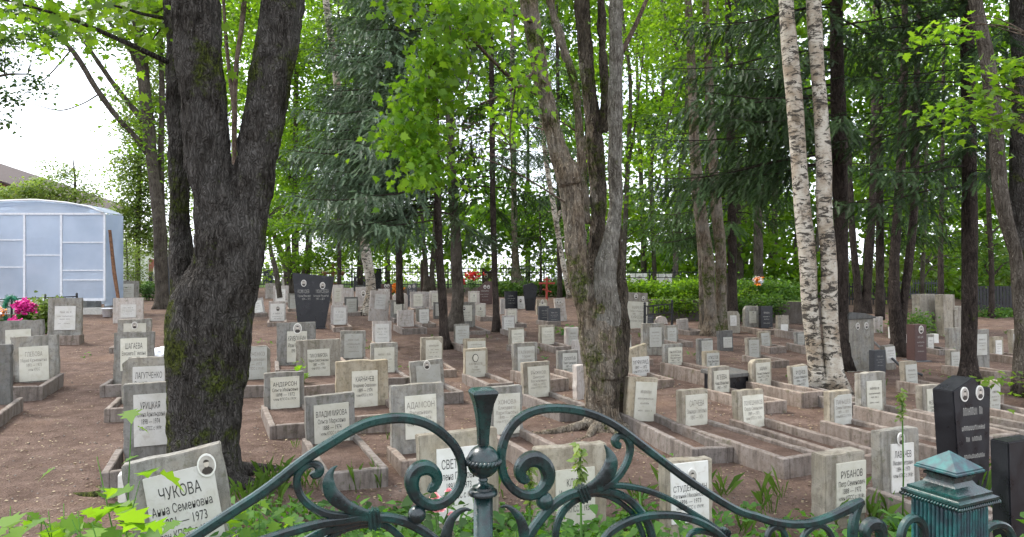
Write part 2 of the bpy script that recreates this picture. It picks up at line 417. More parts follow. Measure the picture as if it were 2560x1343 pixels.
# ------------------------------------------------------------------ gravestones
CROP = {'A': (0, 600, 3.357), 'B': (0, 940, 3.333), 'C': (600, 640, 3.73), 'D': (600, 940, 3.333), 'E': (1000, 640, 3.73),
        'F': (1250, 940, 3.333), 'G': (1500, 640, 3.73), 'H': (1960, 640, 3.73), 'I': (1860, 940, 3.333), 'S': (0, 0, 1.0)}
MATS = {'g': 'concrete_grey', 'p': 'concrete_pale', 'd': 'concrete_dark', 'w': 'concrete_warm', 'k': 'granite_black', 'q': 'granite_grey',
        'r': 'granite_red', 'b': 'granite_brown', 'l': 'labradorite', 'm': 'marble_white'}
PL = {'c': 'marble_cream', 'w': 'marble_white', 'g': 'marble_grey'}
TXT = {
 'chu': ('b', [('ЧУКОВА', 1.25), ('Анна Семеновна', .95), ('1881 — 1973', 1.0), ('член КПСС с 1917г.', .8)]),
 'uri': ('b', [('УРИЦКАЯ', 1.2), ('Полина Арнольдовна', .85), ('1898 — 1974', .95), ('член КПСС с 1919г.', .7)]),
 'lag': ('b', [('ЛАГУТЧЕНКО', 1.1), ('Лидия Николаевна', .9), ('1897 — 1973', .8)]),
 'sha': ('b', [('ШАГАЕВА', 1.15), ('Елизавета Ефимовна', .8), ('1892 — 1973', .7)]),
 'gle': ('f', [('ГЛЕБОВА', 1.2), ('Мария Кузьминична', .9), ('1893 — 1973', .9), ('член КПСС', .7)]),
 'and': ('b', [('АНДЕРСОН', 1.15), ('Ольга Ивановна', .95), ('1898 — 1972', .95), ('член КПСС с 1919г.', .7)]),
 'vla': ('b', [('ВЛАДИМИРОВА', 1.2), ('Ольга Марковна', 1.0), ('1888 — 1974', 1.0), ('член КПСС с 1917г.', .7)]),
 'tih': ('b', [('ТИХОМИРОВА', 1.1), ('Мария Севостьяновна', .85), ('1887 — 1974', .9), ('член КПСС с 1918г.', .7)]),
 'kar': ('b', [('КАРНАЧЕВ', 1.2), ('Владимир Сидорович', .8), ('1889 — 1974', .95), ('член КПСС с 1917г.', .65)]),
 'ada': ('f', [('АДАМСОН', 1.2), ('Васильевич', .85), ('1896 — 1974', .8), ('член КПСС с 1917г.', .7)]),
 'sve': ('b', [('СВЕТЛОВА', 1.2), ('Елена Петровна', .95), ('1891 — 1973', .9), ('член КПСС с 1919г.', .85)]),
 'nov': ('f', [('ХОНОВА', 1.1), ('Елизавета', .9), ('Харитоновна', .9), ('1890 — 1972', .8), ('член КПСС с 1917г.', .6)]),
 'ryj': ('f', [('РЫЖКОВ', 1.1), ('Дмитрий', .9), ('Васильевич', .9), ('1900 — 1972', .8), ('член КПСС с 1920г.', .6)]),
 'stu': ('b', [('СТУДЕНИКИН', 1.15), ('Евгений Михайлович', .8), ('1896 — 1973', .9), ('член КПСС с 1919г.', .7)]),
 'kle': ('b', [('КЛЮЕВ', 1.1), ('Иван Матвеевич', .9), ('1902 — 1977', .9), ('член КПСС с 1920г.', .9)]),
 'rub': ('b', [('РУБАНОВ', 1.15), ('Петр Семенович', .85), ('1888 — 1972', .85), ('член КПСС с 1918г.', .7)]),
 'ava': ('b', [('ЛАВАЧЕВ', 1.15), ('Михаил Петрович', .8), ('1894 — 1970', .8), ('член КПСС с 1918г.', .7)]),
 'kri': ('b', [('КРИВОШЕИН', 1.1), ('Иван Климович', .9), ('1890 — 1972', .8)]),
 'hor': ('f', [('ГОРИЧЕНКО', 1.1), ('Иван Васильевич', .9), ('1891 — 1973', .9), ('член КПСС с 1918г.', .7)]),
 'suk': ('b', [('СУХОПТУЯ', 1.1), ('Павел Семенович', .85), ('1897 — 1974', .8), ('член КПСС с 1920г.', .7)]),
 'mer': ('b', [('МЭРИ РИД', 1.25), ('1897 — 1972', 1.0), ('член КПСС с 1924г.', .8)]),
 'age': ('b', [('АГЕЕВА', 1.2), ('Нина Ивановна', .85), ('1901 — 1977', .8)]),
 'hrn': ('b', [('ХАРИН', 1.2), ('Леонид Семенович', .8), ('член КПСС с 1918г.', .7), ('1891 — 1972', .8)]),
 'rzk': ('b', [('РЫЖКОВА', 1.15), ('Екатерина', .9), ('Михайловна', .9), ('1895 — 1969', .8), ('член КПСС с 1917г.', .65)]),
 'sat': ('f', [('САТЧЕВА', 1.1), ('Зинаида Глебовна', .8), ('1897 — 1974', .8)]),
 'pom': ('f', [('ПОМЕШНИКОВ', 1.05), ('Сидор Семенович', .85), ('1889 — 1971', .85), ('член КПСС с 1917г.', .7)]),
 'kir': ('f', [('КИРЕЕВ', 1.2), ('Павел Иванович', .8), ('1885 — 1970', .8), ('КИРЕЕВА', 1.2), ('Екатерина Петровна', .8)]),
 'bal': ('f', [('БАЛАЕВ', 1.2), ('1891 — 1953', .8), ('член КПСС с 1912г.', .7), ('БАЛАЕВА', 1.2), ('Софья Петровна', .8), ('1898 — 1966', .8)]),
 'moi': ('g', [('КОЖХОЕВ          МОИСЕЕВА', 1.1), ('Герман Иванович      Антонина Ильинична', .7), ('1894 — 1971            1907 — 1974', .7)]),
 'kam': ('f', [('КАМЫШОВ', 1.1), ('Лев', .9), ('Львович', .9), ('1902 — 1975', .8)]),
 'gal': ('f', [('ГАЛКИНА', 1.1), ('Мария', .9), ('Карловна', .9), ('1892 — 1973', .8)]),
 'var': ('b', [('ВОРОБЬЕВ', 1.1), ('Иван Кузьмич', .9), ('1889 — 1970', .8)]),
 'hlu': ('b', [('ХЛЮСТОВ', 1.1), ('Иван Данилович', .85), ('1897 — 1971', .8)]),
 'rud': ('b', [('РУДНЕВ', 1.1), ('Савва Иванович', .85), ('1896 — 1972', .8), ('член КПСС', .7)]),
 'fed': ('b', [('ФЕДОРОВА', 1.1), ('Ефросинья Ивановна', .75), ('1890 — 1975', .8)]),
 'pan': ('f', [('ПАНЫШЕВ', 1.1), ('Семен Павлович', .8), ('1891 — 1971', .8), ('член КПСС с 1919г.', .7)]),
}
INK = {'b': 'letter_black', 'f': 'letter_faded', 'g': 'letter_gilt'}

def text_mesh(body, size, xs=.8):
    c = bpy.data.curves.new("t", 'FONT'); c.body = body; c.size = size; c.align_x = 'CENTER'; c.resolution_u = 2
    o = bpy.data.objects.new("t", c); COL.objects.link(o)
    m = bpy.data.meshes.new_from_object(o.evaluated_get(bpy.context.evaluated_depsgraph_get()))
    bpy.data.objects.remove(o); bpy.data.curves.remove(c)
    for v in m.vertices: v.co.x *= xs
    return m

def inscription(parent, key, cx_, ztop, w, h, y):
    """rows of lettering on a face looking to -y"""
    ink, rows = TXT[key]
    b = bmesh.new(); tot = sum(s for _, s in rows) + .55 * len(rows)
    wid = max(len(t) * s for t, s in rows)
    unit = min(h / (1.2 * sum(s for _, s in rows)), .42 * w); z = ztop; ms = []
    for t, s in rows:
        size = unit * s * 1.2; m = text_mesh(t, size, 1.0); xs_ = [v.co.x for v in m.vertices]; ms.append((m, size, max(xs_) - min(xs_)))
    k = min(.80, min(.84 * w / q[2] for q in ms) * 1.12)
    for m, size, wx in ms:
        kk = min(k, .88 * w / wx); z -= size * .72
        for v in m.vertices: v.co = Vector((cx_ + v.co.x * kk, y, z + v.co.y))
        b.from_mesh(m); bpy.data.meshes.remove(m); z -= size * .28
    me = bpy.data.meshes.new("inscription"); b.to_mesh(me); b.free()
    return link("inscription", me, M[INK[ink]], parent)

def scribble(parent, x0, x1, z0, z1, y, ink, top=.92):
    """worn lettering too small and faded to read: rows of short upright strokes"""
    V = []; w = x1 - x0; h = z1 - z0
    rows = [(top - .16, .085, .62), (top - .32, .05, .74), (top - .44, .05, .5), (top - .62, .045, .66)]
    for zc, hh, ww in rows:
        n = int(9 * ww / .62) + rnd.randint(0, 4); cw = ww * w / n
        for i in range(n):
            if rnd.random() < .12: continue
            x = (x0 + x1) / 2 - ww * w / 2 + i * cw; z = z0 + zc * h; q = hh * h
            for dx in (0, cw * .52):
                a = q * rnd.uniform(.75, 1); s = cw * .2
                V += [(x + dx, y, z), (x + dx + s, y, z), (x + dx + s, y, z + a), (x + dx, y, z + a)]
            if rnd.random() < .7:
                zz = z + q * rnd.choice((0, .42, .82)); V += [(x, y, zz), (x + cw * .7, y, zz), (x + cw * .7, y, zz + q * .16), (x, y, zz + q * .16)]
    return link("inscription", mesh_np("inscription", V, k=4), M[ink], parent)

def medallion(parent, x, z, rx, y, style=0):
    """oval porcelain photograph"""
    rz = rx * 1.32
    def disc(a, b_, y0, y1, n=28):
        m = MB(); m.prism([(x + a * math.cos(2 * math.pi * i / n), z + b_ * math.sin(2 * math.pi * i / n)) for i in range(n)], y0, y1); return m
    rim = disc(rx, rz, y - .008, y).build("photo_medallion", M["porcelain"], parent)
    if style == 2:
        rim.data.materials.clear(); rim.data.materials.append(M['letter_black']); disc(rx * .8, rz * .84, y - .0095, y - .0085).build('oval_ground', M['marble_cream'], rim); return rim
    disc(rx * .84, rz * .84, y - .0095, y - .0085).build("photo_ground", M["photo_grey"], rim)
    n = 16; s = MB()
    pts = [(x - rx * .62, z - rz * .52), (x - rx * .3, z - rz * .76), (x + rx * .3, z - rz * .76), (x + rx * .62, z - rz * .52), (x + rx * .5, z - rz * .3), (x + rx * .16, z - rz * .12), (x - rx * .16, z - rz * .12), (x - rx * .5, z - rz * .3)]
    s.prism(pts, y - .0105, y - .0098); s.build("photo_coat", M["photo_dark"], rim)
    s = MB(); s.prism([(x + rx * .27 * math.cos(2 * math.pi * i / n), z + rz * .14 + rz * .31 * math.sin(2 * math.pi * i / n)) for i in range(n)], y - .0112, y - .0106)
    s.build("photo_face", M["photo_skin"], rim)
    s = MB(); s.prism([(x + rx * .30 * math.cos(math.pi * i / n), z + rz * .28 + rz * .22 * math.sin(math.pi * i / n)) for i in range(n + 1)], y - .0120, y - .0114)
    s.build("photo_hair", M["photo_dark"], rim)
    return rim

SH = {
 'rect': [(-.5, 0), (.5, 0), (.5, 1), (-.5, 1)],
 'cham': [(-.5, 0), (.5, 0), (.5, .86), (.36, 1), (-.36, 1), (-.5, .86)],
 'chl': [(-.5, 0), (.5, 0), (.5, 1), (-.34, 1), (-.5, .9)],
 'chr': [(-.5, 0), (.5, 0), (.5, .9), (.38, 1), (-.5, 1)],
 'fun': [(-.36, 0), (.28, 0), (.5, .93), (-.5, 1)],
 'slr': [(-.5, 0), (.5, 0), (.46, 1), (-.46, .86)],
 'sll': [(-.5, 0), (.5, 0), (.5, 1), (.1, 1), (-.5, .68)],
 'hex': [(-.3, 0), (.3, 0), (.5, .86), (.16, 1), (-.5, .9)],
 'gab': [(-.42, 0), (.36, 0), (.5, .90), (.32, .88), (.06, 1), (-.5, .89)],
 'taper': [(-.5, 0), (.5, 0), (.44, 1), (-.44, 1)],
 'rock': [(-.5, 0), (.5, 0), (.47, .5), (.3, .85), (0, 1), (-.32, .9), (-.5, .45)],
 'horn': [(-.5, 0), (.5, 0), (.5, .94), (.3, .8), (0, .86), (-.5, 1)],
}
kerbs_for = []
def worn(pts, n, amp, w, H):
    out = []
    for i, (x, z) in enumerate(pts):
        x2, z2 = pts[(i + 1) % len(pts)]; out.append((x * w, z * H))
        L = math.hypot((x2 - x) * w, (z2 - z) * H); k = int(L / .07)
        if z < .01 and z2 < .01: k = 0
        for j in range(1, k):
            t = j / k; out.append(((x + (x2 - x) * t) * w + rnd.gauss(0, amp), (z + (z2 - z) * t) * H + rnd.gauss(0, amp)))
    return out

NST = 0
def stone(cr, xl, xr, yt, yb, opts, label):
    global NST; NST += 1
    ox, oy, sc = CROP[cr]
    fx = lambda v: ox + v / sc
    fy = lambda v: oy + v / sc
    O = {}
    for tk in opts.split():
        k, _, v = tk.partition('='); O[k] = v
    yaw = R(float(O.get('y', 24))); roll = float(O.get('r', 0)); lean = float(O.get('l', rnd.uniform(0, 4)))
    base = float(O.get('z', 0))
    Z0 = (EYE - base) * F / (fy(yb) - HY); X0 = (fx(xl) - CX) / F * Z0
    k = (fx(xr) - CX) / F; cs, sn = math.cos(yaw), math.sin(yaw)
    w = (k * Z0 - X0) / (cs - k * sn)
    H = (fy(yb) - fy(yt)) / F * (Z0 + w * sn * .5)
    m = O.get('m', 'g'); big = Z0 < 13
    th = float(O.get('th', .10 if m in 'gpdw' else .12))
    ctr = Vector((X0 + w / 2 * cs, Z0 + w / 2 * sn, base))
    root = empty("gravestone", ctr, (R(-lean), R(roll), yaw), label, "gravestone", "gravestones standing in rows in the cemetery")
    root.rotation_mode = 'XYZ'
    _so[0] = NST * 3.1
    prof = SH[O.get('s', 'rect')]
    b = MB(); b.prism(worn(prof, 6, .0035 if m in 'gpdw' else 0, w, H), 0, th, bev=.007 if big else .005, jit=.004 if m in 'gpdw' else 0)
    # sink the foot below the soil
    b.box(-w * .5 * (-2 * prof[0][0]) + .004, w * .5 * 2 * prof[1][0] - .004, .004, th - .004, -.12, .004)
    slab = b.build("slab", M[MATS[m]], root)
    def U(px): return ((fx(px) - fx(xl)) / (fx(xr) - fx(xl)) - .5) * w
    def Vv(py): return (fy(yb) - fy(py)) / (fy(yb) - fy(yt)) * H
    y = 0.0; prt = slab
    t = O.get('t', '~')
    if O.get('pl') != 'n':
        if 'pl' in O:
            a = [float(q) for q in O['pl'].split(',')]; x0, x1, z1, z0 = U(a[0]), U(a[1]), Vv(a[2]), Vv(a[3])
        else: x0, x1, z0, z1 = -.36 * w, .36 * w, .17 * H, .86 * H
        pb = MB(); o1 = [(x0, z0), (x1, z0), (x1, z1), (x0, z1)]
        nt_ = O.get('nt')
        if nt_ == 'r': o1 = [(x0, z0), (x1, z0), (x1, z1 - .12 * H), (x1 - .16 * w, z1), (x0, z1)]
        if nt_ == 'l': o1 = [(x0, z0), (x1, z0), (x1, z1), (x0 + .2 * w, z1), (x0, z1 - .08 * H)]
        pb.prism(o1, -.012, .002, bev=.0025)
        prt = pb.build("plaque", M[PL[O.get('pc', 'c')]], root); y = -.012
        if nt_ is None and rnd.random() < .7: prt.rotation_euler = (0, R(rnd.gauss(0, .5)), 0)
    else:
        x0, x1, z0, z1 = -.42 * w, .42 * w, .12 * H, .95 * H
    ph = O.get('ph'); ztop = z1 - .15 * (z1 - z0)
    if ph:
        for q in ph.split(';'):
            a = [float(v) for v in q.split(',')]
            zc = Vv(a[1])
            r_ = a[2] / (fx(xr) - fx(xl)) / sc * w
            medallion(root, U(a[0]), zc, r_, -.014 if y else -.001, int(a[3]) if len(a) > 3 else 0)
            if z0 < zc < z1 and abs(U(a[0]) - (x0 + x1) / 2) < .3 * w: ztop = min(ztop, zc - r_ * 1.5)
            elif zc > z1 - .1 * H: ztop = min(ztop, zc - r_ * 1.45)
    if t in TXT: inscription(prt, t, (x0 + x1) / 2, ztop, (x1 - x0), (ztop - z0) * float(O.get('th2', .68)), y - .0012)
    elif t == '~': scribble(prt, x0, x1, z0, z1, y - .0012, O.get('ink', 'letter_faded' if m not in 'kqbrl' else 'letter_gilt'), (ztop - z0) / (z1 - z0) + .02)
    if 'pt' in O:   # plinth: half-width factor, height m, material
        a = O['pt'].split(','); f_, hh = float(a[0]), float(a[1])
        pb = MB(); pb.box(-w * f_, w * f_, -.10, th + .10, -hh - .05, -.002, bev=.006); pb.build("plinth", M[MATS[a[2]]], root)
    if 'cap' in O:
        cb = MB(); cb.prism([(-w * .54, H + .003), (w * .54, H + .003), (w * .54, H + .03), (w * .1, H + .10), (-w * .42, H + .13), (-w * .54, H + .09)], -.03, th + .03, bev=.006); cb.build("cap", M["concrete_dark"], root)
    if 'k' in O: kerbs_for.append((ctr, yaw, w, th, O['k'], label, big, base))
    return root

def kerb(ctr, yaw, w, th, spec, label, big, base):
    a = [float(v) for v in spec.split(',')]
    L = a[0]; hk = a[1] if len(a) > 1 else .12; ww = max(w * 1.1, .42) / 2 + (a[2] if len(a) > 2 else 0); t = .066
    b = MB(); _so[0] = ctr.x * 5
    def rail(x0, x1, y0, y1):
        n = max(2, int(max(x1 - x0, y1 - y0) / .12))
        tmp = bmesh.new(); bmesh.ops.create_cube(tmp, size=1)
        bmesh.ops.subdivide_edges(tmp, edges=[e for e in tmp.edges if abs((e.verts[0].co - e.verts[1].co).dot(Vector((1, 0, 0) if x1 - x0 > y1 - y0 else (0, 1, 0)))) > .5], cuts=n)
        for v in tmp.verts:
            v.co = Vector((x0 + (v.co.x + .5) * (x1 - x0), y0 + (v.co.y + .5) * (y1 - y0), -.06 + (v.co.z + .5) * (hk + .06)))
            v.co += mnoise.noise_vector(v.co * 6 + Vector((_so[0], 0, 0))) * .007
        bmesh.ops.bevel(tmp, geom=[e for e in tmp.edges if len(e.link_faces) == 2 and e.calc_face_angle(0) > .9], offset=.008, segments=1, affect='EDGES')
        b.add(tmp)
    rail(-ww, -ww + t, -L, th + .02); rail(ww - t, ww, -L, th + .02)
    rail(-ww + t + .002, ww - t - .002, -L + .002, -L + t)
    o = b.build("grave_kerb", M["concrete_kerb"])
    o.location = (ctr.x, ctr.y, base + rnd.uniform(-.012, .004)); o.rotation_euler = (R(rnd.gauss(0, .7)), R(rnd.gauss(0, .8)), yaw + R(rnd.gauss(0, 1)))
    nxx, nyy = 7, 14; bx = ww - t + .01; V = []; lev = hk * rnd.uniform(.35, .8)
    for j in range(nyy):
        for i in range(nxx):
            x_ = -bx + 2 * bx * i / (nxx - 1); y_ = -L + t - .01 + (L - t + .01) * j / (nyy - 1)
            V.append((x_, y_, lev + .014 * mnoise.noise(Vector((x_ * 5 + _so[0], y_ * 5, 0))) + .008 * mnoise.noise(Vector((x_ * 16, y_ * 16, _so[0])))))
    link("soil_bed", mesh_np("soil_bed", V, [(j * nxx + i, j * nxx + i + 1, (j + 1) * nxx + i + 1, (j + 1) * nxx + i) for j in range(nyy - 1) for i in range(nxx - 1)], smooth=True), M["soil"], o)
    tag(o, "kerb frame of the " + label, "grave kerb", "concrete kerbs framing the graves", "thing")

